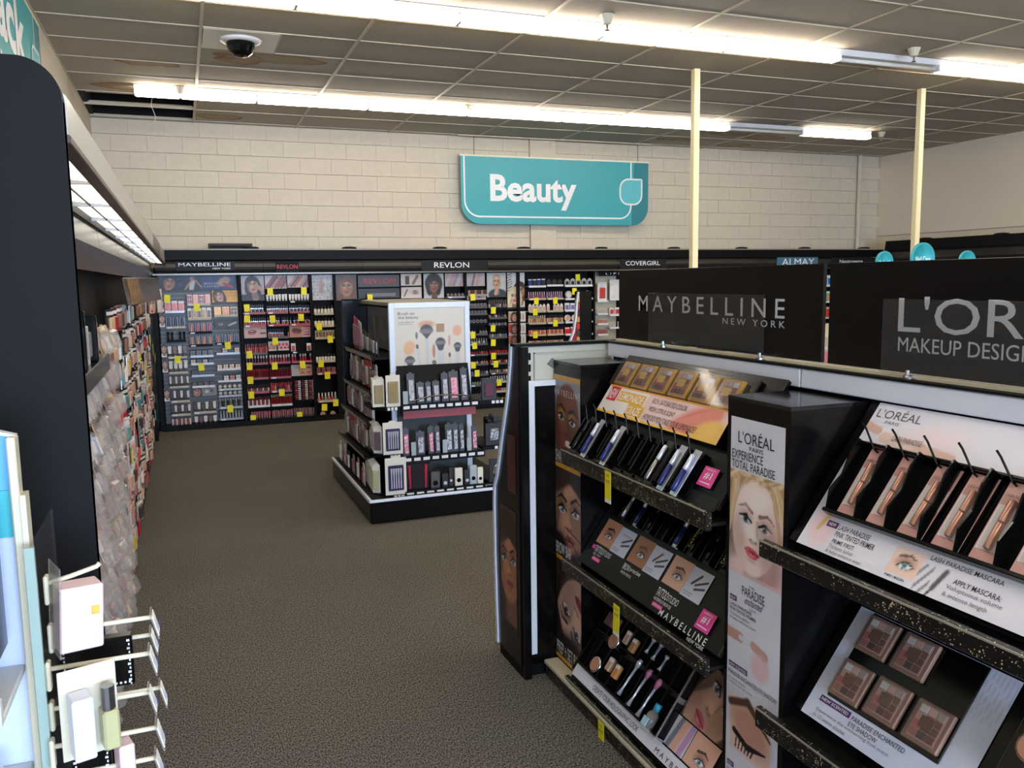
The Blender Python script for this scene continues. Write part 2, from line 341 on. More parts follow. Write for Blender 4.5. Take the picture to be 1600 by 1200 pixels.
# ceiling: tiles in a tee grid, plenum above
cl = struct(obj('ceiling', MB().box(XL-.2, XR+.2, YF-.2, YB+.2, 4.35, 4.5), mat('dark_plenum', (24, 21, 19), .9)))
TILE = mat('ceiling_tile_board', (172, 163, 148), .9, bump=.25, bs=90, var=.04)
GRID = mat('ceiling_grid', (196, 186, 164), .5)
ys = [11.33, 11.2, 10.5, 9.80, 9.01, 8.40, 7.79, 7.18, 6.57]
y = 5.61
while y > YF: ys.append(y); y -= .6096
ys.append(YF)
xs = [XL]+[.253+1.219*i for i in range(9)]+[XR]
SPOT = {(0, 8.40): [(-.05+.2, -.22, .28, .11)], (0, 9.01): [(.05, .1, .46, .17)], (1, 7.79): [(-.0, -.1, .5, .16), (-.25, .0, .2, .18)],
        (1, 10.5): [(-.35, .05, .3, .16)], (6, 10.5): [(-.2, -.1, .35, .1)], (7, 9.80): [(-.3, .1, .4, .15)], (7, 10.5): [(-.3, .1, .3, .15)], (6, 9.80): [(.3, .0, .35, .12)]}
for j in range(len(ys)-1):
    y1, y0 = ys[j], ys[j+1]
    for i in range(len(xs)-1):
        x0, x1 = xs[i], xs[i+1]
        if i == 0 and y0 in (9.80, 10.5): continue
        if y0 < 1.5 or (y0 < 3 and x0 < 0):
            if i == 0: obj('ceiling_tile', MB().box(XL, XR, y0, y1, ZC+.004, ZC+.02), TILE, cl)
            continue
        if i == 1 and y0 == 7.18: x0 = (x0+x1)/2
        m = TILE; dz = rr.uniform(.003, .007)
        if (i, y0) in SPOT: m = stained('stained_tile_%d_%d' % (i, int(y0*10)), (172, 163, 148), SPOT[(i, y0)])
        cx, cy = (x0+x1)/2, (y0+y1)/2; hx, hy = (x1-x0)/2-.004, (y1-y0)/2-.004
        obj('ceiling_tile', MB().box(-hx, hx, -hy, hy, 0, .016), m, cl, T(cx, cy, ZC+dz))
for y in ys:
    if y > 1: obj('ceiling_tee', MB().box(XL, XR, y-.008, y+.008, ZC-.003, ZC+.003).box(XL, XR, y-.002, y+.002, ZC+.003, ZC+.03), GRID, cl)
for x in xs[:-1]: obj('ceiling_tee', MB().box(x-.012+(.012 if x == XL else 0), x+.014, YF, YB, ZC-.005, ZC+.003), GRID, cl)
obj('ceiling_tee', MB().box(.855, .867, 7.18, 7.79, ZC-.004, ZC+.003), GRID, cl)
obj('void_shade_boxes', MB().box(XL+.001, .3, YB-.11, YB+.04, ZC+.02, 4.34).box(XL+.001, XL+.05, 9.6, YB, ZC+.02, 4.34).box(.26, .3, 9.6, YB, ZC+.03, 4.34).box(XL, .3, 9.6, 9.64, ZC+.03, 4.34), MC['dark_plenum'], cl)  # added dark boxes; their colour stands in for shade in the open bay
d = thing('ceiling_void_slats', 'open ceiling bay with missing tiles, bare ribs and duct', 'duct', T(-.3, 10.5, ZC))
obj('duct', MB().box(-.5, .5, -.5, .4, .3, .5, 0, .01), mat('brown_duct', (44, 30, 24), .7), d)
for k, (yy, z) in enumerate(((-.42, .06), (-.15, .1), (.2, .05), (.45, .1))): obj('rib', MB().box(-.58, .54, yy, yy+.025, z, z+.03), GRID, d)
obj('wire', MB().tube([(.12, -.1, .1), (.1, -.1, 0), (.12, -.1, -.05), (.14, -.1, -.12), (.13, -.1, -.17)], .004, 5), WHITE, d)
# ------------------------------------------------------------------ fluorescent rows
def tube_row(y, x0, lits, desc):
    for i, on in enumerate(lits):
        a = x0+i*1.17; L = thing('fluorescent_fixture', ('lit' if on else 'dark')+' bare fluorescent strip, '+desc(i), 'ceiling light', T(a+.585, y, 3.6), 'fluorescent strips on the ceiling')
        obj('housing', MB().prism([(-.035, .03), (.035, .03), (.055, .076), (-.055, .076)], -.583, .583, 'x'), WHITE, L)
        for s in (-1, 1): obj('lamp_holder', MB().box(s*.578-.006, s*.578+.006, -.05, .05, -.025, .035, 0, .003), WHITE, L)
        for q in ((-.034, .034) if on else (.0,)): obj('fluorescent_tube', MB().tube([(-.565, q, 0), (.565, q, 0)], (.028 if on else .019), 8), LIT if on else DEAD, L)  # lit tubes drawn thicker, the glare put into their shape
n12 = ['first', 'second', 'third', 'fourth', 'fifth', 'sixth', 'seventh', 'eighth', 'ninth', 'tenth']
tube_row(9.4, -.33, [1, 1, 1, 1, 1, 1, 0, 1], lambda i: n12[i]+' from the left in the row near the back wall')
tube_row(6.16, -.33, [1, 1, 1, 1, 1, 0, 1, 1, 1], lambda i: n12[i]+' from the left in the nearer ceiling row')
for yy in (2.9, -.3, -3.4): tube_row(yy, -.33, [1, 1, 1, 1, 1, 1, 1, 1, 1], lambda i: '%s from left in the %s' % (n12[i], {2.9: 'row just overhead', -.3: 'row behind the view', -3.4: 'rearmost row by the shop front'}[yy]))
# sprinklers, camera
for k, (x, y, dd) in enumerate([(3.1, 5.9, 'above the middle of the nearer light row'), (6.12, 5.88, 'above the dark strip of the nearer row'), (.1, 9.35, 'beside the leftmost strip near the open ceiling bay'), (3.14, 9.38, 'above the rear light row over the green sign'), (9.2, 9.35, 'at the right end of the rear light row')]):
    s = thing('sprinkler', 'small white sprinkler head with funnel cap '+dd, 'sprinkler', T(x, y, ZC), 'ceiling sprinklers')
    obj('escutcheon', MB().lathe([(.055, -.003), (.03, -.07), (.018, -.075)], 12), CREAM, s)
    obj('sprinkler_head', MB().lathe([(.012, -.07), (.01, -.11), (.022, -.113), (.022, -.118)], 8), CHROME, s)
s = thing('dome_camera', 'black dome security camera on white square plate', 'camera', T(.562, 7.44, ZC))
obj('mounting_plate', MB().box(-.29, .29, -.25, .33, -.006, 0, 0, .002), mat('white_plate', (225, 218, 205), .5), s)
obj('trim_ring', MB().lathe([(.165, -.006), (.16, -.02), (.12, -.032), (.105, -.028)], 24), WHITE, s)
obj('dome', MB().lathe([(.112, -.02), (.11, -.06), (.09, -.105), (.055, -.132), (.015, -.142)], 24), mat('smoked_dome', (10, 9, 10), .05), s)
for p in s.children[-1].data.polygons: p.use_smooth = True
# pale square poles
for (x, y, l) in ((4.68, 7.1, 'cream square pole nearer the black sign with silver letters'), (7.5, 7.08, 'cream square pole on the right, above the round green signs')):
    p = thing('ceiling_pole', l, 'pole', T(x, y, 0), 'cream poles'); obj('post', MB().box(-.032, .032, -.032, .032, 0, ZC-.006, 0, .004), mat('cream_pole', (236, 222, 176), .4), p)
    obj('base_plate', MB().box(-.08, .08, -.08, .08, 0, .01, 0, .003), CREAM, p)

# ------------------------------------------------------------------ hanging signs
def rounded(w, h, r, n=10, tl=False):
    """rectangle with both bottom corners rounded"""
    p = [(w, h), (0, h)]
    for i in range(n+1): a = math.pi+math.pi/2*i/n; p.append((r+r*math.cos(a), r+r*math.sin(a)))
    for i in range(n+1): a = -math.pi/2+math.pi/2*i/n; p.append((w-r+r*math.cos(a), r+r*math.sin(a)))
    return p
def ribbon(mb, pts, w, z, mi=0):
    P = [Vector(p) for p in pts]; v = []
    for i, p in enumerate(P):
        d = (P[min(i+1, len(P)-1)]-P[max(i-1, 0)]).normalized(); nn = Vector((-d.y, d.x))
        v += [(p.x+nn.x*w/2, p.y+nn.y*w/2, z), (p.x-nn.x*w/2, p.y-nn.y*w/2, z)]
    mb.add(v, [(2*i, 2*i+1, 2*i+3, 2*i+2) for i in range(len(P)-1)], mi)
def cvs_sign(name, label, mw, w, h, words):
    s = thing(name, label, 'sign', mw); r = h*.3
    obj('panel', MB().prism(rounded(w, h, r), -.03, 0), [TEAL], s)
    obj('dark_band', MB().prism([(w*.905, 0.0), (w*.905, h*.3), (w*.92, h), (w, h), (w, r)]+[(w-r+r*math.cos(-a), r+r*math.sin(-a)) for a in [math.pi/20*i for i in range(1, 10)]], 0, .001), TEALD, s)
    obj('top_rail', MB().box(-.01, w+.01, h, h+.022, -.04, .004), mat('sign_rail', (235, 232, 205), .4), s)
    m = MB(); e = w*.9; q = h*.11; R = h*.24
    pts = [(w*.016, h)]+[(w*.016+R+R*math.cos(math.pi+math.pi/2*i/8), q+R+R*math.sin(math.pi+math.pi/2*i/8)) for i in range(9)]
    R2 = h*.2; pts += [(e-R2+R2*math.cos(-math.pi/2+math.pi/2*i/8), q+R2+R2*math.sin(-math.pi/2+math.pi/2*i/8)) for i in range(9)]+[(e, h*.33)]
    ribbon(m, pts, .022, .003); ribbon(m, [(e, h*.74), (e, h)], .022, .003)
    lf = []; lw, lh = w*.062, h*.2; cx, cy = e, h*.535; rr_ = lh*.75
    P = [(cx+lw, cy+lh)]+[(cx-lw+rr_+rr_*math.cos(math.pi/2+math.pi/2*i/5), cy+lh-rr_+rr_*math.sin(math.pi/2+math.pi/2*i/5)) for i in range(6)]+[(cx-lw+rr_+rr_*math.cos(math.pi+math.pi/2*i/5), cy-lh+rr_+rr_*math.sin(math.pi+math.pi/2*i/5)) for i in range(6)]+[(cx+lw-rr_+rr_*math.cos(-math.pi/2+math.pi/2*i/5), cy-lh+rr_+rr_*math.sin(-math.pi/2+math.pi/2*i/5)) for i in range(6)]+[(cx+lw, cy+lh)]
    ribbon(m, P, .022, .004); obj('outline', m, WINK, s)
    obj('leaf_emblem', MB().add([(a, b, .0025) for a, b in P[:-1]], [tuple(range(len(P)-1))]), TEALL, s)
    lettering(words, WINK, s, .003); return s
s = cvs_sign('hanging_sign', 'teal hanging sign with a white word and leaf emblem over the back wall', at(3.63, 11.16, 2.48), 2.92, .91, [('Beauty', .42, .2, 1.74, .68, .03)])
for x in (.2, 2.75): obj('wire', MB().tube([(x, .92, -.015), (x, 3.676-2.48, -.015)], .004, 5), BLACKM, s)
b = thing('sign_track', 'thin pale track under the ceiling holding the teal sign', 'track', T(5.1, 11.16, ZC)); obj('bar', MB().box(-1.5, 1.5, -.01, .01, -.02, -.004, 0, .002), CREAM, b)
s = cvs_sign('wall_sign', 'teal sign with white words high on the left wall', frame((XL+.04, 4.2, 2.72), (0, 1, 0), (0, 0, 1)), 2.9, .83, [('Back', .9, .36, 2.2, .76, .03), ('to School', .5, .06, 1.9, .28, .02)])
# beige box lying on the back fixture
b = thing('dark_box', 'long dark cardboard box lying on top of the back fixture', 'box', T(.575, 10.8, 2.11)); obj('carton', MB().box(-.25, .25, -.1, .1, 0, .075, 0, .004), mat('brown_black_card', (48, 38, 34), .6), b); obj('label_strip', MB().box(-.235, .235, -.102, -.1, .02, .05), BLACKM, b)

# ================================================================== PRODUCT PROTOTYPES (height 1, width 1 units scaled on placement)
PC = {}
DK = (22, 20, 22)
def proto(kind, c, c2=(20, 18, 20)):
    key = (kind, c, c2)
    if key in PC: return PC[key]
    a, k2 = cm(c, .3), cm(c2, .25); m = MB()
    if kind == 'lipstick': m.lathe([(.42, 0), (.42, .42), (.36, .43), (.36, .55), (.42, .56), (.42, .97), (.36, 1)], 8, (0, .45), mi=[0, 0, 2, 1, 1, 1]); mats = [a, k2, CHROME]
    elif kind == 'lip_gloss': m.lathe([(.38, 0), (.42, .03), (.42, .62), (.3, .64), (.36, .65), (.34, 1)], 8, (0, .45), mi=[0, 0, 0, 1, 1]); mats = [a, k2]
    elif kind == 'makeup_tube': m.box(-.3, .3, .1, .6, 0, .3, 1, .08).prism([(-.42, 1), (-.34, .3), (.34, .3), (.42, 1)], .15, .55, 'y', 0); mats = [a, k2]
    elif kind == 'mascara_pack': m.box(-.45, .45, .3, .36, 0, 1, 1).lathe([(.2, .06), (.24, .1), (.24, .5), (.2, .52), (.2, .9), (.14, .94)], 8, (0, .1)); mats = [a, k2]
    elif kind == 'foundation_bottle': m.box(-.42, .42, 0, .75, 0, .62, 0, .1).lathe([(.2, .62), (.28, .64), (.28, .97), (.22, 1)], 8, (0, .37), mi=1); mats = [a, k2]
    elif kind == 'nail_polish': m.lathe([(.3, 0), (.44, .06), (.44, .4), (.2, .5), (.24, .52), (.2, .97), (.12, 1)], 8, (0, .45), mi=[0, 0, 0, 1, 1, 1]); mats = [a, k2]
    elif kind == 'pressed_compact': m.lathe([(.5, 0), (.5, .16), (.44, .22), (.36, .22), (.35, .18)], 14, (0, .5), mi=[1, 1, 1, 0], ax='y', off=.2); mats = [a, k2]
    elif kind == 'eyeshadow_box':
        m.box(-.48, .48, 0, .2, 0, 1, 1, .04)
        for i in (0, 1):
            for j in (0, 1): m.box(-.4+.42*i, -.04+.42*i, -.02, 0, .1+.42*j, .46+.42*j, 0)
        mats = [a, k2]
    elif kind == 'makeup_pencil': m.lathe([(.3, 0), (.3, .75), (.36, .76), (.36, .97), (.1, 1)], 6, (0, .4), mi=[0, 0, 1, 1]); mats = [a, k2]
    elif kind == 'arch_pack': m.prism([(-.46, 0), (.46, 0), (.46, .6), (.33, .86), (0, 1), (-.33, .86), (-.46, .6)], 0, .15, 'y', 1).box(-.28, .28, -.06, 0, .12, .6, 0, .04); mats = [a, k2]
    elif kind == 'carded_pack': m.box(-.46, .46, .1, .14, 0, 1, 1).box(-.3, .3, 0, .1, .12, .72, 0, .05).box(-.42, .42, .09, .1, .8, .93, 2); mats = [a, k2, WHITE]
    PC[key] = m.mesh(kind, mats); return PC[key]
CAT = dict(lipstick='lipstick', lip_gloss='lip gloss', makeup_tube='tube', mascara_pack='mascara', foundation_bottle='bottle', nail_polish='nail polish', pressed_compact='compact', eyeshadow_box='eyeshadow', makeup_pencil='pencil', arch_pack='compact', carded_pack='package')
def cname(c):
    import colorsys
    h, l, s = colorsys.rgb_to_hls(*[v/255 for v in c])
    if s < .18 or l < .12: return 'black' if l < .2 else 'grey' if l < .6 else 'white'
    h *= 360
    if h < 18 or h > 345: return 'red' if l < .5 and s > .45 else ('pink' if l > .5 else 'brown')
    if h < 48: return 'brown' if l < .4 else ('beige' if s < .6 or l > .6 else 'orange')
    if h < 70: return 'yellow'
    if h < 170: return 'green'
    if h < 250: return 'blue'
    return 'purple' if l < .6 else 'pink'
NTH = [a+b for a, b in [(x, '') for x in 'first second third fourth fifth sixth seventh eighth ninth tenth eleventh twelfth thirteenth fourteenth fifteenth sixteenth seventeenth eighteenth nineteenth twentieth'.split()]]+['twenty-'+x for x in 'first second third fourth fifth sixth seventh eighth ninth'.split()]
ORD = ['top', 'second', 'third', 'fourth', 'fifth', 'sixth', 'seventh', 'eighth', 'ninth', 'tenth', 'eleventh', 'twelfth', 'lowest']

# ================================================================== BACK WALL FIXTURE
YW = 10.65
bf = thing('wall_display', 'long black cosmetics wall fixture along the back wall', 'shelving', T(0, 0, 0))
obj('base_deck', MB().box(-.30, 10.4, 10.5, 11.3, 0, .03, 0, .004).box(-.3, 10.4, 10.52, 11.3, .03, .06), BLACKM, bf)
obj('back_panel', MB().box(-.30, 10.4, YW+.1, YW+.13, .05, 1.9), BLACKM, bf)
obj('back_panel', MB().box(-.26, .64, YW+.06, YW+.1, .06, 1.82), mat('grey_slat_panel', (92, 92, 94), .4), bf)
for z in [x/20 for x in range(3, 36)]: obj('slat', MB().box(-.26, .64, YW+.052, YW+.062, z-.006, z+.006), mat('slat_edge', (120, 120, 122), .35), bf)
obj('canopy', MB().prism([(10.48, 1.985), (10.48, 2.1), (10.52, 2.115), (11.3, 2.115), (11.3, 1.985)], -.25, 10.45, 'x'), BLACKM, bf)
obj('canopy_edge', MB().box(-.27, 10.45, 10.47, 10.5, 2.098, 2.112), mat('pale_edge', (150, 146, 132), .4), bf)
for i in range(9):
    a = -.27+i*1.19; obj('header_panel', MB().prism([(10.50, 1.835), (10.475, 1.87), (10.47, 1.9), (10.475, 1.94), (10.50, 1.975), (10.56, 1.975), (10.56, 1.835)], a, a+1.186, 'x'), DARKST, bf)
obj('header_trim', MB().box(-.3, 10.45, 10.46, 10.55, 1.812, 1.83), mat('dark_silver', (105, 100, 92), .3, .7), bf)
for x, wd_ in ((-.3, .05), (.64, .035), (1.47, .03), (1.76, .02), (3.47, .03), (4.22, .03), (5.35, .03), (5.8, .05)):
    obj('upright', MB().box(x-wd_/2, x+wd_/2, YW-.09, YW+.1, 0, 1.815, 0, .003), BLACKM, bf)
for x in [.3+1.17*i for i in range(9)]:
    obj('lamp_bracket', MB().lathe([(.09, 0), (.09, .02), (.05, .03)], 12, (x+.5, 10.6)), BLACKM, bf, T(0, 0, 2.113))
def brand(name, label, x0, x1, z0, z1, plate, ink, lines, y=10.47):
    s = thing(name, label, 'sign', at(x0, y-.004, z0)); obj('plate', MB().box(0, x1-x0, 0, z1-z0, -.006, 0, 0, .002), plate, s); lettering(lines, ink, s, .002); return s
brand('brand_sign', 'white two-line brand name on the grey header at the far left of the back fixture', -.05, .59, 1.86, 1.968, mat('header_black', (16, 15, 15), .4, spec=.15), WINK, [('MAYBELLINE', .03, .052, .6, .092, .004), ('NEW YORK', .4, .015, .6, .036, .004)])
brand('brand_sign', 'red brand name on a small black plate on the back header', 1.06, 1.33, 1.83, 1.965, BLACKM, mat('red_ink', (190, 20, 25), .4), [('REVLON', .015, .045, .255, .095, .004)])
brand('brand_sign', 'large white brand name in the middle of the back header', 2.85, 3.75, 1.832, 1.968, mat('grey_plate', (34, 33, 33), .4, spec=.15), WINK, [('REVLON', .17, .04, .64, .11, .01)])
brand('brand_sign', 'white brand name on dark plate left of the cream pole', 5.7, 6.45, 1.832, 1.972, mat('grey_plate', ()), WINK, [('COVERGIRL', .09, .05, .64, .11, .005)])
brand('brand_sign', 'white brand name on blue plate on the back header', 8.37, 9.14, 1.835, 1.985, mat('blue_plate', (70, 110, 130), .35), WINK, [('ALMAY', .09, .03, .7, .13, .003)])
brand('brand_sign', 'small white brand name at the right end of the back header', 9.4, 10.2, 1.835, 1.98, mat('grey_plate', ()), WINK, [('Neutrogena', .16, .04, .62, .11, .008)])
SH = dict(c=mat('cream_ledge', (190, 178, 150), .4), g=mat('grey_ledge', (150, 150, 150), .3, .5), p=mat('pink_ledge', (170, 84, 92), .4), r=mat('red_ledge', (176, 62, 54), .4), k=BLACKM, w=WHITE, d=mat('dim_ledge', (90, 84, 80), .4))
RED = [(140, 26, 34), (120, 30, 44), (160, 44, 56), (96, 22, 34), (180, 84, 84), (130, 50, 54)]
NUDE = [(190, 130, 105), (170, 110, 90), (205, 150, 125), (150, 90, 75)]
BE = [(215, 175, 140), (200, 155, 120), (180, 130, 98), (160, 110, 80)]
def poster(label, x0, x1, z0, z1, fn, y=YW-.02, res=.006, cat='poster'):
    w, h = x1-x0, z1-z0; s = thing('photo_poster', label, cat, at(x0, y, z0))
    obj('backing_board', MB().box(0, w, 0, h, -.012, -.001, 0, .002), PAPER, s)
    P = Paint(w, h, res, (220, 215, 210)); fn(P, w, h); P.make('printed_sheet', s, T(0, 0, .0005)); return s
def column(x0, x1, where, rows, y=YW):
    """rows: (z0, z1, kind, n, colours, cap colour, ledge, fill) from the top"""
    w = x1-x0
    for ri, (z0, z1, kind, n, cols, c2, ledge, fill) in enumerate(rows):
        mb = MB().box(x0+.005, x1-.005, y-.085, y+.06, z0-.012, z0-.003).box(x0+.005, x1-.005, y-.09, y-.085, z0-.022, z0+.004)
        obj('shelf', mb, SH[ledge], bf)
        if random.random() < .6: obj('price_strip', MB().box(x0+.02, x0+.07, y-.093, y-.09, z0-.02, z0-.004), WHITE, bf)
        h = (z1-z0)*.86; dep = min(.05, w/n)
        if kind in ('mascara_pack', 'eyeshadow_box', 'carded_pack', 'arch_pack'): dep = .06
        cnt = -1
        for i in range(n):
            if random.random() > fill: continue
            cnt += 1
            c = cols[i % len(cols)] if len(cols) < 5 else random.choice(cols)
            o = link(kind, proto(kind, c, c2)); sx = w/n*.94; jit = .03 if kind in ('lip_gloss', 'makeup_tube') else 0
            hh = h*random.uniform(.93, 1)
            if kind == 'pressed_compact': hh = dep_ = min(h, sx); o.matrix_world = T(x0+w*(i+.5)/n, y-.06, z0) @ Matrix.Diagonal((hh, .1, hh, 1))
            else: o.matrix_world = T(x0+w*(i+.5)/n, y-.07, z0-.003) @ Matrix.Rotation(random.uniform(-jit, jit), 4, 'Y') @ Matrix.Diagonal((sx, dep, hh, 1))
            tag(o, '%s %s, %s from left, %s shelf %s' % (cname(c), kind.replace('_', ' '), NTH[cnt], ORD[min(ri, 12)], where), CAT[kind], '%ss on the %s shelf %s' % (kind.replace('_', ' '), ORD[min(ri, 12)], where))
W1 = 'in first column of leftmost rack'
GC = (228, 222, 210)
column(-.2, .02, W1, [(1.4, 1.55, 'carded_pack', 3, [(232, 120, 110)], (214, 150, 140), 'g', 1), (1.22, 1.36, 'mascara_pack', 3, [(40, 50, 66)], (70, 74, 84), 'c', 1), (1.06, 1.18, 'makeup_pencil', 5, [(34, 36, 42)], DK, 'k', .8),
   (.87, 1.02, 'makeup_tube', 4, [(226, 218, 204), (120, 80, 66)], (60, 40, 36), 'c', 1), (.69, .85, 'makeup_tube', 4, [(226, 218, 204)], (80, 52, 44), 'c', .9), (.52, .66, 'makeup_tube', 7, [(218, 208, 190), (66, 48, 42)], (44, 32, 30), 'c', 1), (.35, .49, 'makeup_tube', 6, [(60, 42, 38), GC], (40, 30, 28), 'c', 1), (.19, .32, 'makeup_tube', 6, [(90, 60, 48), GC], (50, 36, 32), 'c', .85), (.03, .16, 'makeup_tube', 9, [(222, 190, 180), (140, 70, 60)], (110, 50, 44), 'c', 1)])
for i, z in enumerate((1.4, 1.22, .87, .69, .35)):
    poster('small photo card of a model, %s down the left edge of the back wall' % ['first', 'second', 'third', 'fourth', 'fifth'][i], -.262+.0, -.205, z, z+.15, lambda P, w, h: (P.rect(0, 0, w, h*.35, (235, 232, 228)), P.face(w/2, h*.66, h*.27, (205, 160, 135), (60, 36, 26), (180, 60, 70))), y=YW-.085)
W2 = 'in second column of leftmost rack'
column(.045, .31, W2, [(1.48, 1.61, 'eyeshadow_box', 4, [(110, 50, 50), (220, 150, 130)], (225, 160, 140), 'c', 1), (1.31, 1.46, 'carded_pack', 5, [(70, 50, 40), (200, 150, 110)], (222, 190, 140), 'c', 1), (1.15, 1.28, 'mascara_pack', 4, [(214, 120, 80), (200, 70, 90)], (70, 40, 36), 'k', 1), (1.0, 1.12, 'mascara_pack', 4, [(220, 130, 90), (196, 140, 70)], (60, 40, 36), 'k', 1),
   (.87, .95, 'eyeshadow_box', 4, [(90, 80, 76)], (50, 48, 48), 'g', 1), (.78, .84, 'eyeshadow_box', 4, [(210, 170, 140), (60, 56, 56)], (40, 38, 38), 'g', .9), (.64, .71, 'eyeshadow_box', 3, [(50, 48, 52)], (30, 30, 32), 'g', .8), (.51, .57, 'eyeshadow_box', 4, [(100, 60, 60), (60, 66, 76)], (50, 40, 44), 'w', .9),
   (.2, .34, 'makeup_tube', 6, [(74, 52, 46), GC], (44, 32, 30), 'c', 1), (.05, .17, 'makeup_tube', 5, [GC, (110, 76, 60)], (60, 44, 40), 'c', 1)])
W3 = 'in third column of leftmost rack'
column(.335, .61, W3, [(1.34, 1.46, 'eyeshadow_box', 3, [(240, 190, 80), (220, 140, 60), (40, 36, 44)], (232, 170, 90), 'c', 1), (1.01, 1.13, 'mascara_pack', 4, [(200, 110, 80), (90, 100, 120)], (44, 40, 44), 'k', 1), (.89, .97, 'eyeshadow_box', 4, [(215, 190, 160)], (60, 54, 52), 'g', .8),
   (.7, .77, 'eyeshadow_box', 4, [(225, 200, 180)], (70, 60, 60), 'w', 1), (.56, .64, 'eyeshadow_box', 4, [(214, 120, 100), (220, 210, 205)], (50, 46, 46), 'w', .9), (.46, .53, 'pressed_compact', 5, [(210, 195, 165)], (150, 145, 130), 'g', 1), (.38, .45, 'pressed_compact', 5, [(200, 185, 160)], (140, 138, 128), 'g', 1),
   (.24, .37, 'makeup_pencil', 9, [(150, 146, 140), (60, 56, 54)], (190, 188, 180), 'g', 1), (.1, .22, 'mascara_pack', 8, [(200, 200, 198)], (50, 50, 52), 'g', .9)])
def banner(P, w, h):
    P.rect(0, 0, w, h, (22, 22, 28)); P.rect(w*.55, 0, w*.98, h, (30, 52, 110), .8); P.clouds((60, 80, 150), 30, .4); P.face(w*.14, h*.55, h*.52, (190, 130, 100), (18, 12, 12), (150, 60, 60), ang=-.2)
    P.seg(w*.42, h*.1, w*.44, h*.6, h*.16, (205, 200, 190)); P.seg(w*.34, h*.05, w*.42, h*.65, h*.06, (190, 140, 110)); P.ell(w*.43, h*.85, h*.14, h*.18, (180, 130, 105)); P.seg(w*.48, h*.7, w*.55, h*.2, h*.05, (190, 140, 110))
    P.ell(w*.85, h*.6, w*.09, h*.3, (190, 150, 120), .5, .4); P.ell(w*.9, h*.3, w*.08, h*.12, (170, 60, 70), -.4, .4)
s = poster('dark blue banner with a model and dancer at top of leftmost rack', -.25, .6, 1.64, 1.8, banner)
lettering([('BOLDER', .5, .06, .66, .085), ('LASHES', .5, .03, .66, .05)], SILV, s, .002)
poster('poster of a face beside orange sunburst in leftmost rack', .33, .62, 1.49, 1.63, lambda P, w, h: (P.rect(0, 0, w, h, (236, 186, 70)), P.clouds((240, 110, 60), 60, .6, 2), P.face(w*.27, h*.52, h*.46, (222, 170, 150), (70, 40, 30), (210, 70, 80), ang=.3)))
poster('grey eye poster strip in leftmost rack', .34, .61, 1.19, 1.27, lambda P, w, h: (P.rect(0, 0, w, h, (70, 66, 66)), P.eye(w*.25, h*.45, h*.4, (180, 140, 120)), P.seg(w*.6, h*.3, w*.9, h*.7, h*.12, (200, 200, 205))))
poster('grey strip poster with face low in leftmost rack', .05, .32, .38, .49, lambda P, w, h: (P.rect(0, 0, w, h, (150, 146, 142)), P.face(w*.18, h*.5, h*.5, (200, 150, 125), (80, 54, 40), (180, 80, 80)), P.ell(w*.6, h*.5, h*.2, h*.2, (210, 205, 200)), P.ell(w*.8, h*.55, h*.15, h*.2, (90, 84, 80))))
W4 = 'in left column, red lipstick rack'
column(.665, .93, W4, [(1.36, 1.48, 'lipstick', 12, [(150, 150, 152), (30, 26, 28)], (18, 16, 18), 'p', .95), (1.21, 1.32, 'lipstick', 12, [(190, 60, 60), (160, 156, 156)], (18, 16, 18), 'r', .9), (.87, 1.01, 'lip_gloss', 12, [(190, 80, 70), (160, 40, 40), (215, 120, 100)], (120, 40, 40), 'd', 1), (.75, .86, 'lip_gloss', 8, [(90, 20, 36), (60, 20, 40)], (200, 200, 202), 'p', 1),
   (.57, .70, 'makeup_pencil', 16, RED, (190, 60, 60), 'p', 1), (.4, .51, 'nail_polish', 12, [(170, 60, 60), (120, 60, 66), (200, 196, 190)], (60, 26, 30), 'p', .95), (.23, .36, 'lip_gloss', 11, [(225, 220, 205), (150, 30, 40)], (110, 30, 36), 'w', 1), (.05, .18, 'makeup_tube', 9, [(190, 60, 76), (130, 110, 104)], (90, 80, 78), 'p', .8)])
W5 = 'in middle column, red lipstick rack'
column(.94, 1.195, W5, [(1.49, 1.59, 'makeup_tube', 7, [(226, 218, 205)], (200, 190, 175), 'k', .9), (1.36, 1.46, 'lipstick', 12, [(190, 120, 130), (150, 150, 152)], (20, 18, 20), 'p', .95), (1.21, 1.32, 'lipstick', 12, [(200, 120, 110), (30, 26, 28), (160, 158, 158)], (18, 16, 18), 'r', .9), (1.06, 1.18, 'lipstick', 12, [(150, 146, 146), (200, 70, 76)], (18, 16, 18), 'd', .95), (.75, .86, 'lip_gloss', 8, RED, (205, 205, 207), 'p', 1), (.57, .71, 'makeup_pencil', 15, [(150, 36, 48), (112, 30, 44)], (100, 84, 86), 'p', 1), (.4, .52, 'lip_gloss', 11, [(200, 70, 50), (220, 150, 150), (60, 40, 90)]+RED, (190, 60, 50), 'p', 1), (.23, .38, 'makeup_pencil', 14, [(180, 44, 38), (140, 30, 32)], (170, 160, 134), 'w', 1), (.05, .18, 'makeup_tube', 10, [(176, 60, 70), (130, 120, 112)], (100, 92, 86), 'p', .95)])
W6 = 'in right column, red lipstick rack'
column(1.205, 1.455, W6, [(1.49, 1.59, 'makeup_tube', 7, [(226, 218, 205)], (200, 190, 175), 'k', 1), (1.36, 1.46, 'lipstick', 12, [(180, 176, 176), (40, 34, 38)], (20, 18, 20), 'p', 1), (1.21, 1.32, 'lipstick', 11, [(210, 130, 120), (30, 26, 28)], (18, 16, 18), 'r', .8), (.87, .99, 'carded_pack', 4, [(196, 60, 60)], (228, 224, 218), 'k', .6), (.75, .86, 'lip_gloss', 8, [(190, 40, 80), (150, 20, 60)], (205, 205, 207), 'p', .9), (.05, .19, 'makeup_tube', 12, [(150, 70, 74), (130, 122, 116)], (100, 92, 90), 'p', 1)])
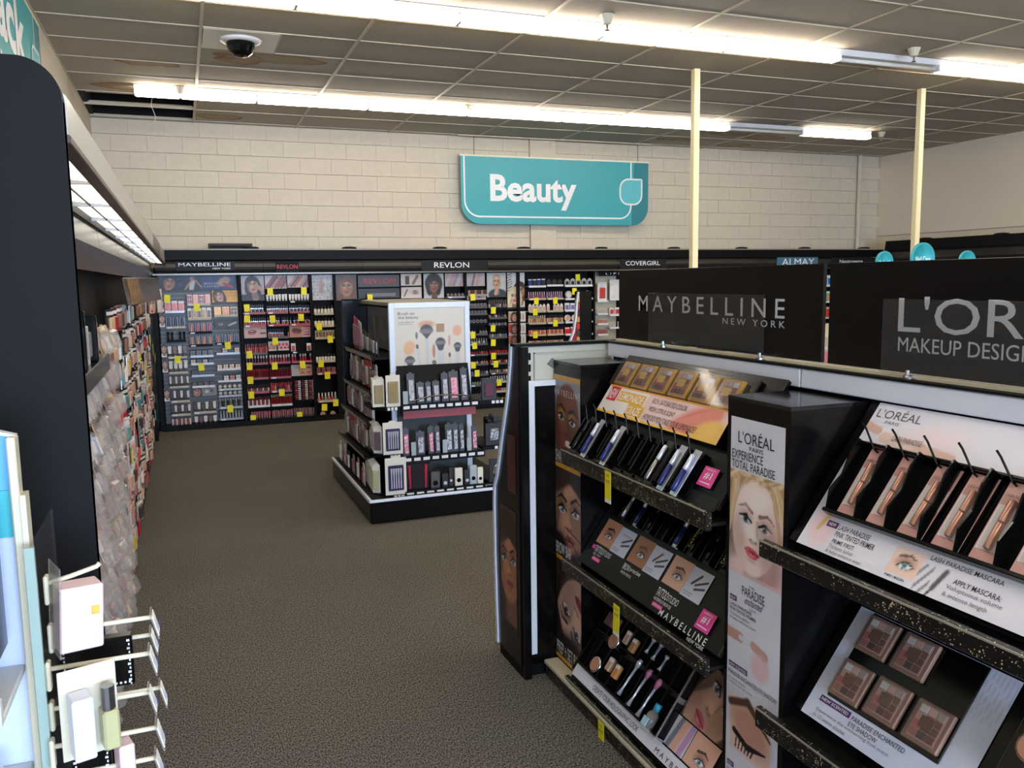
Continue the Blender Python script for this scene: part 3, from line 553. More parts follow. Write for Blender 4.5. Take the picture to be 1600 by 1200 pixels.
for k in range(3):
    for j in range(11):
        c = RED[(j*2+k) % 6]; o = link('lipstick', proto('lipstick', c, (205, 203, 200))); o.matrix_world = T(1.235+k*.085, YW-.06, .272+j*.0225) @ Matrix.Rotation(math.pi/2, 4, 'Y') @ Matrix.Diagonal((.019, .02, .07, 1))
        tag(o, 'sideways lipstick, %s up, %s stack of dispenser in red lipstick rack' % (NTH[j], ('left', 'middle', 'right')[k]), 'lipstick', 'sideways lipsticks in the dispenser')
obj('shelf', MB().box(1.21, 1.45, YW-.075, YW+.06, .245, .26), BLACKM, bf)
WG = 'in face makeup rack left of the island'
column(1.50, 1.745, WG, [(1.33, 1.44, 'foundation_bottle', 6, [(222, 214, 200)], (30, 28, 28), 'c', 1), (1.18, 1.29, 'foundation_bottle', 6, [(224, 216, 204)], (30, 28, 28), 'c', 1), (1.03, 1.14, 'makeup_pencil', 12, [(210, 206, 196), (200, 150, 80)], (230, 226, 215), 'c', 1), (.74, .84, 'foundation_bottle', 7, [(214, 208, 196)], (40, 38, 38), 'c', 1), (.59, .68, 'eyeshadow_box', 4, [(150, 80, 74)], (60, 34, 34), 'p', 1), (.24, .36, 'nail_polish', 6, [(214, 110, 80), (200, 60, 50), (110, 170, 180)], (230, 226, 220), 'c', .95), (.02, .13, 'pressed_compact', 2, [(200, 160, 130)], DK, 'k', 1)])
poster('portrait of dark-haired woman with hand by her cheek in red lipstick rack', .665, .93, 1.50, 1.8, lambda P, w, h: (P.rect(0, 0, w, h, (196, 190, 186)), P.rect(0, 0, w, h*.25, (40, 38, 40)), P.face(w*.5, h*.6, h*.29, (214, 165, 140), (34, 26, 24), (170, 40, 50), ang=.15), P.seg(w*.95, h*.35, w*.75, h*.55, h*.06, (205, 155, 130))))
def swat(n, cs, bg=(215, 205, 198), sl=.6):
    def f(P, w, h):
        P.rect(0, 0, w, h, bg)
        for i in range(n): x = w*(i+.3)/n; P.seg(x, h*.1, x+h*sl, h*.9, h*.09, cs[i % len(cs)], a=.9)
    return f
poster('slanted lip swatch poster above cream tubes, left one', .94, 1.195, 1.64, 1.8, swat(7, [(160, 40, 44), (60, 40, 40), (200, 120, 110), (140, 60, 50)]))
poster('slanted lip swatch poster above cream tubes, right one', 1.205, 1.455, 1.65, 1.8, swat(7, [(200, 130, 120), (70, 50, 46), (190, 60, 60), (210, 170, 150)]))
poster('open lips poster in red lipstick rack', .67, .93, 1.05, 1.19, lambda P, w, h: (P.rect(0, 0, w, h, (226, 190, 176)), P.lips(w*.36, h*.5, h*.42, (200, 90, 90), .1, .14), P.seg(w*.75, h*.8, w*.95, h*.82, h*.05, (190, 120, 100)), P.seg(w*.75, h*.4, w*.95, h*.4, h*.06, (90, 30, 30))))
poster('brown lips poster with pink stripes in red lipstick rack', 1.205, 1.455, 1.04, 1.2, lambda P, w, h: (P.rect(0, 0, w, h, (214, 150, 120)), P.rect(w*.62, 0, w, h, (230, 190, 190)), P.lips(w*.34, h*.5, h*.42, (120, 40, 34), -.1), [P.seg(w*.68, h*(.2+.2*i), w*.95, h*(.2+.2*i), h*.05, (200, 70, 90)) for i in range(4)]))
poster('poster of four lips with a grey panel low in red lipstick rack', 1.205, 1.455, .56, .7, lambda P, w, h: (P.rect(0, 0, w, h, (200, 192, 186)), P.rect(w*.36, 0, w, h, (222, 170, 140)), [P.lips(w*(.52+.32*i), h*(.27+.45*j), h*.17, [(200, 60, 60), (170, 40, 40), (190, 80, 70), (150, 30, 30)][i*2+j]) for i in (0, 1) for j in (0, 1)]))
poster('flower print card pair in middle of red lipstick rack', .945, 1.19, .885, 1.0, lambda P, w, h: (P.rect(0, 0, w, h, (225, 215, 210)), [P.ell(w*(.08+.09*i), h*(.3+.35*(i % 2)), h*.16, h*.16, [(220, 110, 60), (200, 40, 70)][i > 4], soft=.5) for i in range(11)], P.rect(w*.4, 0, w*.46, h, (20, 18, 18))))
poster('silvery foil sheet beside lip swatches on the back wall', 1.50, 1.75, 1.49, 1.8, lambda P, w, h: (P.rect(0, 0, w, h, (200, 196, 196)), P.clouds((120, 112, 112), 60, .8, 1), P.clouds((245, 245, 245), 90, .7, 5), P.ell(w*.45, h*.55, w*.13, h*.3, (170, 120, 100), 0, .8, .6)))
poster('portrait of a woman with long brown hair above island', 1.79, 2.05, 1.48, 1.8, lambda P, w, h: (P.rect(0, 0, w, h, (90, 70, 60)), P.face(w*.5, h*.5, h*.34, (186, 130, 100), (110, 74, 50), (170, 80, 80))))
poster('red brand banner on back wall above the island', 2.07, 2.6, 1.64, 1.79, lambda P, w, h: P.rect(0, 0, w, h, (70, 64, 62)))
lettering([('REVLON', 2.14, 1.68, 2.55, 1.75, .01)], mat('red_ink', ()), None, 0, T(0, YW-.024, 0) @ FRONT, 'banner_letters')
bl = [o for o in COL.objects if o.name.startswith('banner_letters')][0]; bl.parent = [o for o in COL.objects if o.get('label', '').startswith('red brand banner')][0]; bl.matrix_local = T(-2.07, -1.64, .003); bl.name = 'lettering'
poster('dark banner with silver edge above the island', 2.07, 2.6, 1.5, 1.62, lambda P, w, h: (P.rect(0, 0, w, h, (34, 30, 32)), P.rect(w*.2, h*.2, w*.9, h*.5, (120, 116, 112))))
poster('poster with foundation swatch between red banner and curly portrait', 2.62, 2.89, 1.65, 1.8, lambda P, w, h: (P.rect(0, 0, w, h, (216, 200, 186)), P.rect(w*.2, h*.1, w*.4, h*.8, (60, 44, 36)), P.seg(w*.6, h*.2, w*.8, h*.8, h*.12, (150, 100, 70))))
poster('small poster with brow and pencil beside curly portrait', 2.62, 2.89, 1.49, 1.63, lambda P, w, h: (P.rect(0, 0, w, h, (222, 205, 192)), P.eye(w*.7, h*.4, h*.25, (200, 160, 140)), P.seg(w*.15, h*.2, w*.3, h*.8, h*.05, (60, 50, 50))))
poster('portrait of woman with big curly hair on back wall', 2.92, 3.19, 1.46, 1.8, lambda P, w, h: (P.rect(0, 0, w, h, (200, 196, 194)), P.ell(w*.5, h*.62, w*.44, h*.4, (28, 20, 18)), P.face(w*.5, h*.55, h*.26, (150, 96, 70), (28, 20, 18), (150, 50, 60))))
poster('eye makeup swatch poster right of curly portrait', 3.21, 3.46, 1.63, 1.8, swat(5, [(190, 190, 196), (200, 150, 150), (150, 146, 160)], (196, 170, 160), .3))
poster('eye makeup swatch poster above nail polish rack', 3.5, 3.76, 1.63, 1.8, swat(4, [(190, 190, 196), (120, 110, 130), (200, 150, 150)], (200, 180, 170), .2))
WN0 = 'right of the curly portrait'
column(3.21, 3.46, WN0, [(1.5, 1.6, 'pressed_compact', 5, [(120, 100, 96)], (70, 66, 66), 'g', 1)])
column(2.62, 2.89, 'under the brow poster above the island', [(1.36, 1.46, 'eyeshadow_box', 5, [(190, 180, 170)], (70, 66, 60), 'g', 1)])
NP = [(60, 56, 62), (130, 126, 124), (90, 80, 100), (200, 190, 180), (150, 120, 110)]
column(3.5, 3.77, 'in left nail polish column', [(1.52, 1.6, 'eyeshadow_box', 6, [(180, 110, 80), (60, 50, 46)], (40, 34, 32), 'g', 1), (1.36, 1.45, 'pressed_compact', 6, [(90, 86, 86)], (150, 146, 146), 'd', 1), (1.27, 1.35, 'pressed_compact', 6, [(110, 100, 96)], (130, 126, 126), 'd', 1), (1.14, 1.26, 'pressed_compact', 5, [(80, 74, 76)], (140, 138, 138), 'k', 1), (1.0, 1.1, 'nail_polish', 7, NP, DK, 'd', .9), (.87, .96, 'nail_polish', 8, NP, (150, 148, 150), 'd', .95), (.73, .82, 'nail_polish', 8, RED, DK, 'd', 1), (.6, .69, 'nail_polish', 8, NP+NUDE, DK, 'd', 1), (.46, .56, 'nail_polish', 8, NP, DK, 'd', .9), (.32, .42, 'nail_polish', 8, [(90, 160, 120), (200, 60, 70)]+NP, DK, 'd', 1), (.15, .27, 'nail_polish', 8, NP+RED, DK, 'd', 1)])
poster('close-up eye poster above left nail polish column', 3.5, 3.77, 1.45, 1.52, lambda P, w, h: (P.rect(0, 0, w, h, (214, 180, 165)), P.eye(w*.65, h*.45, h*.4, (214, 180, 165)), P.ell(w*.2, h*.45, h*.4, h*.4, (150, 140, 140))))
column(3.79, 4.05, 'in right nail polish column', [(1.34, 1.47, 'nail_polish', 10, NP, (120, 110, 110), 'k', 1), (1.21, 1.3, 'nail_polish', 6, NP, DK, 'd', 1), (1.1, 1.2, 'nail_polish', 6, [(110, 100, 130), (140, 136, 130)], DK, 'k', 1), (.95, 1.05, 'nail_polish', 7, [(120, 110, 150), (200, 180, 120), (90, 110, 150)], DK, 'd', 1), (.73, .83, 'nail_polish', 9, [(190, 26, 40), (150, 20, 34)], DK, 'd', 1), (.6, .7, 'nail_polish', 8, [(180, 40, 40), (200, 150, 130), (90, 20, 24)], DK, 'd', 1), (.47, .57, 'nail_polish', 8, NP+NUDE, DK, 'd', 1), (.35, .44, 'nail_polish', 8, [(60, 160, 160), (220, 210, 200), (170, 60, 80), (90, 150, 110), (200, 200, 190)], (230, 230, 226), 'c', 1), (.22, .32, 'nail_polish', 8, [(220, 90, 110), (230, 150, 120), (200, 60, 70), (230, 190, 190), (160, 200, 190)], DK, 'c', 1), (.1, .18, 'nail_polish', 8, [(210, 50, 60), (60, 110, 70), (230, 140, 60), (200, 80, 90), (220, 60, 40)], DK, 'k', 1)])
poster('portrait of short blonde woman with hand at her mouth', 3.79, 4.06, 1.48, 1.8, lambda P, w, h: (P.rect(0, 0, w, h, (206, 204, 200)), P.ell(w*.55, h*.1, w*.5, h*.25, (50, 60, 64), 0, .2), P.ell(w*.5, h*.78, w*.2, h*.16, (190, 160, 110)), P.face(w*.5, h*.62, h*.25, (218, 170, 140), (190, 160, 110), (170, 70, 70), bald=True), P.seg(w*.45, h*.15, w*.55, h*.42, h*.07, (214, 165, 135))))
poster('striped poster of two women in the middle of back wall', 4.08, 4.33, 1.31, 1.8, lambda P, w, h: (P.rect(0, 0, w, h, (216, 212, 206)), [P.seg(0, h*(.5+.07*i), w*.25, h*(.56+.07*i), h*.012, (20, 18, 18)) for i in range(7)], P.clouds((250, 250, 250), 80, .5), P.face(w*.72, h*.5, h*.19, (196, 140, 110), (60, 40, 30), (180, 80, 80)), P.face(w*.4, h*.34, h*.2, (226, 184, 160), (226, 206, 160), (190, 90, 90)), P.rect(0, 0, w, h*.06, (20, 18, 18))))
for z, bg, sk, nm in ((1.14, (200, 160, 130), (214, 160, 130), 'beige'), (.98, (200, 40, 44), (180, 120, 100), 'red'), (.83, (170, 96, 50), (150, 90, 64), 'orange')):
    poster('small %s product card with a face and white panel' % nm, 4.09, 4.34, z, z+.14, lambda P, w, h: (P.rect(0, 0, w, h, (225, 222, 218)), P.rect(0, h*.08, w*.58, h*.92, bg), P.face(w*.34, h*.48, h*.36, sk, (70, 44, 34), (170, 60, 60)), P.seg(w*.7, h*.25, w*.7, h*.75, h*.05, (90, 70, 60)), P.seg(w*.85, h*.25, w*.85, h*.7, h*.06, (190, 150, 130))))
column(4.36, 4.62, 'in left column of foundation rack', [(1.62, 1.74, 'carded_pack', 4, [(30, 60, 150), (40, 40, 46)], (60, 66, 90), 'w', .9), (1.45, 1.56, 'nail_polish', 8, [(190, 90, 120), (110, 90, 150)], (214, 190, 200), 'c', .9), (1.28, 1.4, 'arch_pack', 5, [(214, 160, 140)], (226, 216, 212), 'c', 1), (1.12, 1.24, 'foundation_bottle', 9, BE, (214, 205, 190), 'c', 1), (.96, 1.08, 'foundation_bottle', 8, [(214, 90, 70), (210, 160, 130)], (24, 40, 66), 'c', 1), (.82, .93, 'foundation_bottle', 9, BE, DK, 'c', 1), (.66, .78, 'foundation_bottle', 9, BE, DK, 'c', 1)])
column(4.63, 4.88, 'in middle column of foundation rack', [(1.63, 1.74, 'pressed_compact', 3, [(30, 28, 30)], (60, 58, 60), 'w', 1), (1.45, 1.56, 'nail_polish', 8, [(180, 120, 150), (120, 90, 150)], (200, 180, 200), 'c', 1), (1.28, 1.4, 'arch_pack', 5, [(206, 150, 130)], (226, 216, 212), 'c', .95), (1.12, 1.24, 'foundation_bottle', 9, BE, (60, 60, 64), 'c', 1), (.96, 1.08, 'foundation_bottle', 8, [(204, 70, 60), (210, 160, 130)], (24, 40, 66), 'c', 1), (.82, .93, 'foundation_bottle', 9, BE, DK, 'c', 1), (.66, .78, 'foundation_bottle', 9, BE, DK, 'c', 1)])
column(4.90, 5.33, 'in right column of foundation rack', [(1.62, 1.74, 'arch_pack', 5, [(24, 24, 28)], (196, 194, 190), 'w', 1), (1.44, 1.56, 'pressed_compact', 3, [(220, 205, 180)], (180, 176, 170), 'w', 1), (1.28, 1.4, 'carded_pack', 5, [(110, 110, 170)], (210, 206, 204), 'w', .9), (1.12, 1.23, 'pressed_compact', 4, [(210, 160, 120)], (220, 214, 206), 'w', 1), (.95, 1.07, 'carded_pack', 5, [(200, 40, 50)], (210, 50, 60), 'w', 1), (.78, .9, 'foundation_bottle', 9, BE, DK, 'w', 1)])
obj('back_panel', MB().box(5.38, 5.78, YW+.07, YW+.1, .05, 1.8), CREAM, bf)
column(5.40, 5.57, 'in left column of white lip care rack', [(1.4, 1.7, 'carded_pack', 1, [(190, 60, 50)], (222, 216, 208), 'w', 1), (1.22, 1.31, 'makeup_pencil', 8, [(200, 190, 180)], (220, 214, 206), 'w', 1), (1.08, 1.16, 'makeup_pencil', 9, [(200, 90, 80)], (214, 200, 190), 'w', 1), (.93, 1.02, 'makeup_pencil', 9, [(170, 30, 44)], (200, 150, 140), 'w', 1), (.78, .87, 'makeup_pencil', 9, [(150, 24, 30)], (200, 60, 60), 'w', 1)])
column(5.59, 5.77, 'in right column of white lip care rack', [(1.42, 1.74, 'carded_pack', 1, [(225, 220, 214)], (226, 222, 216), 'w', 1), (1.2, 1.32, 'carded_pack', 2, [(200, 60, 60)], (214, 208, 200), 'w', 1), (1.02, 1.12, 'makeup_pencil', 8, [(205, 195, 190)], (216, 206, 200), 'w', .8)])
brand('brand_sign', 'small black sign reading LIPS above white lip care rack', 5.42, 5.77, 1.74, 1.805, BLACKM, WINK, [('L I P S', .1, .018, .33, .047)], y=10.55)
column(9.2, 9.65, 'in rack glimpsed between the two black signs', [(1.55, 1.75, 'carded_pack', 4, [(30, 120, 190)], (200, 200, 200), 'w', 1), (1.3, 1.5, 'carded_pack', 4, [(230, 140, 40)], (90, 190, 170), 'w', 1), (1.05, 1.25, 'carded_pack', 4, [(210, 60, 30)], (220, 80, 40), 'w', 1), (.8, 1.0, 'carded_pack', 4, [(200, 60, 30)], (60, 50, 46), 'w', 1), (.5, .74, 'carded_pack', 4, [(220, 80, 30)], (200, 150, 60), 'w', 1)])
# yellow price tags on the back wall
tg = MB().box(-.033, .033, -.002, 0, -.088, 0, 0).box(-.033, .033, -.0024, 0, -.018, 0, 1); TAGM = tg.mesh('price_tag', [TAGY, TAGY])
TP = [(-.16, 1.54), (.15, 1.43), (-.09, .83), (.16, .73), (.47, .97), (.46, .21), (.99, 1.6), (1.39, 1.6), (.71, 1.41), (.71, 1.28), (1.0, 1.27), (1.34, 1.28), (1.02, 1.0), (.71, .85), (.71, .71), (1.0, .7), (1.33, .7), (.71, .54), (.71, .36), (1.07, .37), (.72, .02), (1.27, .02), (1.55, 1.16), (1.68, 1.0), (1.56, .7), (1.63, .55), (1.72, .2), (1.58, .15), (3.56, 1.48), (3.85, 1.3), (3.84, 1.06), (3.84, .87), (3.84, .69), (3.87, .58), (3.55, .98), (3.57, .84), (3.55, .58), (3.91, .33), (4.47, 1.41), (4.75, 1.41), (4.45, 1.26), (4.75, 1.1), (4.45, .95), (5.09, 1.72), (5.04, 1.53), (3.83, .17), (3.6, .47), (2.2, 1.5)]
RK = [(.03, 'first column of leftmost rack'), (.32, 'second column of leftmost rack'), (.63, 'third column of leftmost rack'), (.935, 'left column of red lipstick rack'), (1.2, 'middle column of red lipstick rack'), (1.47, 'right column of red lipstick rack'), (1.8, 'face makeup rack beside island'), (3.4, 'rack above the island'), (3.77, 'left nail polish column'), (4.1, 'right nail polish column'), (4.62, 'left column of foundation rack'), (4.89, 'middle column of foundation rack'), (9, 'right column of foundation rack')]
seen = {}
for x, z in sorted(TP, key=lambda p: -p[1]):
    w = [d for a, d in RK if x < a][0]; seen[w] = seen.get(w, -1)+1
    o = link('price_tag', TAGM, None, T(x, YW-.096, max(z+.05, .12)) @ Matrix.Rotation(random.uniform(-.08, .08), 4, 'Y'))
    tag(o, 'yellow shelf tag, %s from top in %s' % (NTH[seen[w]], w), 'price tag', 'yellow tags on the back wall')
# right wall fixture seen over the black signs
rf = thing('side_wall_display', 'black wall fixture along the right wall behind round green signs', 'shelving')
obj('body', MB().box(10.62, 11.14, 2, 10.44, 0, 1.8, 0, .01), BLACKM, rf)
obj('canopy', MB().prism([(10.45, 2.08), (10.47, 2.23), (11.14, 2.23), (11.14, 2.08)], 2, 10.46, 'y'), BLACKM, rf)
obj('header_panel', MB().prism([(10.5, 1.8), (10.46, 1.95), (10.5, 2.08), (10.62, 2.08), (10.62, 1.8)], 2, 10.46, 'y'), DARKST, rf)
for y in (3.2, 5, 6.8, 8.6, 9.9): obj('lamp_bracket', MB().lathe([(.1, 0), (.1, .02), (.05, .03)], 12, (10.7, y)), BLACKM, rf, T(0, 0, 2.23))

# ================================================================== ISLAND WITH BRUSHES
isl = thing('island_display', 'black free-standing makeup brush gondola in the middle of the aisle', 'shelving', T(1.7, 6.8, 0))
I = lambda x, y, z=0: Vector((x-1.7, y-6.8, z))
def ib(x0, x1, y0, y1, z0, z1, b=.003): return MB().box(x0-1.7, x1-1.7, y0-6.8, y1-6.8, z0, z1, 0, b)
obj('base', ib(1.15, 2.3, 5.75, 7.37, 0, .155, .01), BLACK, isl)
obj('base_edge', ib(1.143, 2.307, 5.743, 5.763, .155, .175).box(1.143-1.7, 1.163-1.7, 5.763-6.8, 7.37-6.8, .155, .175), RAIL, isl)
obj('base_deck', ib(1.163, 2.3, 5.763, 7.37, .155, .17), BLACKM, isl)
obj('spine', ib(1.52, 1.96, 6.2, 7.33, .17, 1.52), BLACKM, isl)
obj('end_panel', ib(1.28, 2.25, 7.33, 7.36, .17, 1.55), BLACK, isl)
obj('top_cap', ib(1.42, 2.05, 6.14, 7.34, 1.52, 1.55), mat('dull_cream', (140, 134, 118), .5), isl)
obj('top_edge', ib(1.28, 1.46, 7.2, 7.36, 1.548, 1.56), BLACKM, isl)
# front frame
obj('frame', MB().box(1.405-1.7, 1.445-1.7, 6.1-6.8, 6.13-6.8, .17, 1.545, 0, .003).box(1.99-1.7, 2.03-1.7, 6.1-6.8, 6.13-6.8, .17, 1.545, 0, .003).box(1.445-1.7, 1.99-1.7, 6.1-6.8, 6.13-6.8, 1.505, 1.545, 0, .003), RAIL, isl)
obj('front_panel', ib(1.445, 1.99, 6.12, 6.14, .17, 1.06), mat('charcoal_panel', (46, 46, 44), .5), isl)
def brushes(P, w, h):
    P.rect(0, 0, w, h, (212, 201, 182))
    P.ell(.11, .164, .042, .055, (214, 164, 116), -.3, .4); P.ell(.246, .335, .062, .03, (206, 150, 100), 0, .5); P.rect(.322, .275, .384, .34, (160, 120, 74)); P.ell(.486, .283, .036, .042, (222, 160, 130), 0, .3); P.ell(.299, .135, .011, .052, (176, 116, 82), 0, .2)
    P.ell(.168, .255, .010, .027, (110, 104, 100)); P.ell(.422, .21, .009, .045, (206, 150, 140))
    def br(x0, y0, x1, y1, bw, bl, fan, hc=(60, 50, 52)):
        P.seg(x1, y1, x0, y0, bw*.5, (58, 52, 52), .15); P.seg(x1, y1, x0+(x1-x0)*.45, y0+(y1-y0)*.45, bw*.55, (196, 192, 188), .15)
        dx, dy = x1-x0, y1-y0; L = math.hypot(dx, dy); P.seg(x1, y1, x1+dx/L*bl, y1+dy/L*bl, bw*.55, hc, .2, 1, fan); P.ell(x1+dx/L*bl, y1+dy/L*bl, fan*1.05, fan*.35, (140, 128, 122), 0, .5, .6)
    br(.248, -.12, .246, .24, .02, .045, .052); br(.115, -.2, .112, .045, .04, .02, .04); br(.205, -.15, .172, .165, .016, .014, .011); br(.36, -.18, .353, .16, .045, .035, .04)
    br(.3, -.15, .3, .03, .016, .016, .018); br(.424, -.15, .423, .09, .014, .018, .009); br(.478, -.2, .486, .14, .036, .024, .03)
P = Paint(.545, .46, .0035, (226, 214, 196)); brushes(P, .545, .46); pz = P.make('poster', isl, T(1.445-1.7, 6.11-6.8, 1.045) @ FRONT)
lettering([('Brush on', .03, .41, .155, .432), ('the beauty', .03, .375, .185, .403), ('a total collection of', .03, .352, .15, .362), ('pro-inspired tools', .03, .335, .14, .346)], INK, pz)
# front shelves: three tiers of trays
def price_row(x0, x1, y, z, n, nm='price_strip'):
    mb = MB()
    for i in range(n): a = x0+(x1-x0)*(i+.15)/n-1.7; mb.box(a, a+(x1-x0)/n*.7, y-6.8-.003, y-6.8, z, z+.022)
    return mb
for z, y0, x0, x1 in ((.80, 5.93, 1.44, 2.03), (.42, 5.9, 1.43, 2.06), (.18, 5.83, 1.42, 2.1)):
    obj('shelf', ib(x0, x1, y0, 6.12, z-.015, z).box(x0-1.7, x1-1.7, y0-.01-6.8, y0-6.8, z-.035, z+.015), BLACKM, isl)
    obj('price_strip', price_row(x0, x1, y0-.01, z-.02, 9), WHITE, isl)
obj('tray_back', MB().prism([(6.0-6.8, .8), (6.08-6.8, 1.08), (6.1-6.8, 1.08), (6.02-6.8, .8)], 1.45-1.7, 2.0-1.7, 'x'), BLACKM, isl)
obj('red_product_strip', MB().box(1.46-1.7, 2.02-1.7, 5.97-6.8, 5.98-6.8, .70, .765), mat('red_card', (150, 50, 54), .4), isl)
obj('acrylic_lip', MB().tube([I(1.53, 5.96, .83), I(1.65, 5.945, .86), I(1.8, 5.94, .865), I(1.93, 5.95, .85), I(1.97, 5.96, .84)], .006, 6), CHROME, isl)
for z, y0 in ((.80, 5.93), (.46, 5.88), (.18, 5.8)):
    for q, (x0, x1) in enumerate(((1.24, 1.43), (2.04, 2.25))):
        pts = [(x0-1.7, 6.3-6.8), (x0-1.7, y0+.1-6.8), (x0+.08-1.7, y0-6.8), (x1-1.7, y0-6.8), (x1-1.7, 6.3-6.8)] if q == 0 else [(x0-1.7, 6.3-6.8), (x0-1.7, y0-6.8), (x1-.06-1.7, y0-6.8), (x1-1.7, y0+.1-6.8), (x1-1.7, 6.3-6.8)]
        obj('corner_shelf', MB().prism(pts, z-.025, z), BLACKM, isl); obj('price_strip', price_row(x0+.09, x1-.02, y0-.002, z-.023, 3), WHITE, isl)
# side shelves with tagged lips
for k, z in enumerate((1.15, .875, .655, .41)):
    xa = (1.30, 1.28, 1.25, 1.22)[k]
    obj('side_shelf', MB().box(xa-1.7, 1.52-1.7, 6.15-6.8, 7.25-6.8, z-.02, z-.008).prism([(xa-1.7, z-.03), (xa-.012-1.7, z-.03), (xa-.03-1.7, z+.012), (xa-.02-1.7, z+.012)], 6.15-6.8, 7.25-6.8, 'y'), BLACKM, isl)
    m = MB()
    for i in range(13): y = 6.17+i*.083-6.8; m.add([(xa-.0155-1.7, y, z-.026), (xa-.0315-1.7, y, z+.01), (xa-.0315-1.7, y+.055, z+.01), (xa-.0155-1.7, y+.055, z-.026)], [(0, 1, 2, 3)])
    obj('price_strip', m, WHITE, isl)
for k in range(4):
    y = 6.18+k*.285; obj('graphic_panel', ib(1.495, 1.515, y, y+.275, 1.16, 1.5), mat('grey_graphic', (120, 117, 110), .35), isl)
    lettering([('FACE', 0, .08, .12, .12), ('TOOLS', 0, .03, .14, .07)], INK, isl.children[-1], .001, frame((1.494-1.7, y+.23-6.8, 1.3), (0, -1, 0), (0, 0, 1)))
def pack(kind, label, mw, w, h, card, win, group=None, d=.012, stripes=None, pan=None):
    s = thing(kind, label, 'package', mw, group)
    obj('card', MB().box(-w/2, w/2, 0, h, -.004, 0, 0, .001).prism([(-w*.2, h), (w*.2, h), (w*.15, h*1.05), (-w*.15, h*1.05)], -.004, 0), card, s)
    obj('window', MB().box(-w*.36, w*.36, h*.12, h*.8, 0, d, 0, .003), win, s)
    if stripes:
        for i in range(stripes[0]): x = -w*.28+w*.56*(i+.5)/stripes[0]; obj('brush', MB().tube([(x, h*.18, d+.001), (x, h*.5, d+.001), (x, h*.72, d+.001)], [w*.035, w*.03, w*.055], 5), stripes[1], s)
    return s
CARDW = mat('white_card', (222, 216, 200), .45); CARDK = mat('black_card', (30, 28, 29), .4); WINP = mat('purple_window', (52, 36, 84), .25); SHINE = mat('silver_blister', (140, 136, 136), .3, .7, bump=.8, bs=45)
FOILP = mat('pink_blister', (190, 130, 140), .18, .5, bump=.8, bs=60); GLD = mat('gold_green_bristle', (170, 140, 70), .4)
nshl = [(1.30, .80, .09, .22, 'white brush pack standing second on upper left corner shelf'), (1.36, .80, .085, .24, 'white brush pack with green bristles on upper left corner shelf')]
pack('brush_pack', nshl[1][4], at(1.385, 5.955, .80), .105, .23, CARDW, mat('tan_window', (150, 130, 84), .4), 'white brush packs', stripes=(3, GLD))
for i in range(4): pack('brush_pack', 'white brush pack filed %s behind on the upper left corner shelf' % NTH[i], at(1.285+.008*i, 5.99+.055*i, .80) @ Matrix.Rotation(.1, 4, 'Y'), .09, .2, CARDW, mat('tan_window', ()), 'white brush packs filed on the upper corner shelf')
pack('brush_pack', 'white pack with five purple brushes on middle left corner shelf', at(1.36, 5.9, .46), .145, .235, CARDW, WINP, None, stripes=(5, SILV))
pack('brush_pack', 'large white pack with purple brushes on the lowest left corner', at(1.355, 5.82, .18), .155, .27, CARDW, WINP, None, stripes=(5, SILV))
for i in range(5): pack('brush_pack', 'slim white pack, %s from front in middle left corner shelf' % NTH[i], T(1.265+.006*i, 5.98+.06*i, .46) @ Matrix.Rotation(-.7, 4, 'Z') @ FRONT, .07, .2, CARDW, mat('dusky_window', (110, 90, 100), .4), 'slim white packs on the middle corner shelf')
for i in range(7): pack('brush_pack', 'cream pack, %s from front in the lowest left corner' % NTH[i], T(1.235+.004*i, 5.93+.06*i, .18) @ Matrix.Rotation(-.6, 4, 'Z') @ FRONT, .06, .21, CARDW, mat('cream_window', (190, 184, 140), .4), 'cream packs at the lowest left corner')
# tools in the trays
for j, (x, w, h, wn_, tall) in enumerate([(1.53, .06, .23, SHINE, 1), (1.60, .06, .16, SHINE, 0), (1.66, .045, .16, SHINE, 0), (1.72, .055, .165, SHINE, 0), (1.79, .055, .22, SHINE, 1), (1.86, .075, .23, FOILP, 1), (1.94, .055, .25, SHINE, 1)]):
    pack('tool_pack', 'black pack with shiny blister, %s from left in upper front tray of island' % n12[j], at(x, 5.985, .80) @ Matrix.Rotation(-.12, 4, 'X'), w, h, CARDK, wn_, 'black tool packs in the upper front tray')
for j, (x, w, h, wn_) in enumerate([(1.47, .05, .21, FOILP), (1.58, .065, .18, SHINE), (1.66, .045, .21, FOILP), (1.71, .04, .21, SHINE), (1.80, .055, .22, SHINE), (1.85, .045, .22, SHINE), (1.90, .04, .21, SHINE), (2.0, .045, .19, FOILP)]):
    pack('tool_pack', 'black pack with narrow blister, %s from left in middle front tray' % n12[j], at(x, 5.95, .42) @ Matrix.Rotation(-.08, 4, 'X'), w, h, CARDK, wn_, 'black tool packs in the middle front tray')
for x, z in ((1.47, .81), (1.52, .43), (1.76, .43), (1.95, .43)):
    s = thing('price_card', 'pale upright card divider, %s tray of island' % {1.47: 'left end of upper', 1.52: 'left part of middle', 1.76: 'centre of middle', 1.95: 'right part of middle'}[x], 'card', at(x, 5.93, z), 'pale card dividers'); obj('card', MB().box(-.018, .018, 0, .1, -.003, 0, 0, .001), mat('pale_grey_card', (168, 176, 178), .5), s)
s = thing('cosmetic_bag', 'large black bag of pink brushes on the lowest front shelf', 'bag', at(1.53, 5.87, .18)); obj('pouch', MB().box(-.09, .09, 0, .22, -.03, .0, 0, .01), mat('dark_smoke', (36, 30, 32), .2), s)
for x in (-.06, .055): obj('brush', MB().tube([(x, .02, .004), (x*1.1, .19, .004)], [.008, .014], 6), mat('magenta', (170, 30, 70), .4), s)
obj('zip', MB().box(-.09, .09, .2, .212, 0, .003), BLACKM, s)
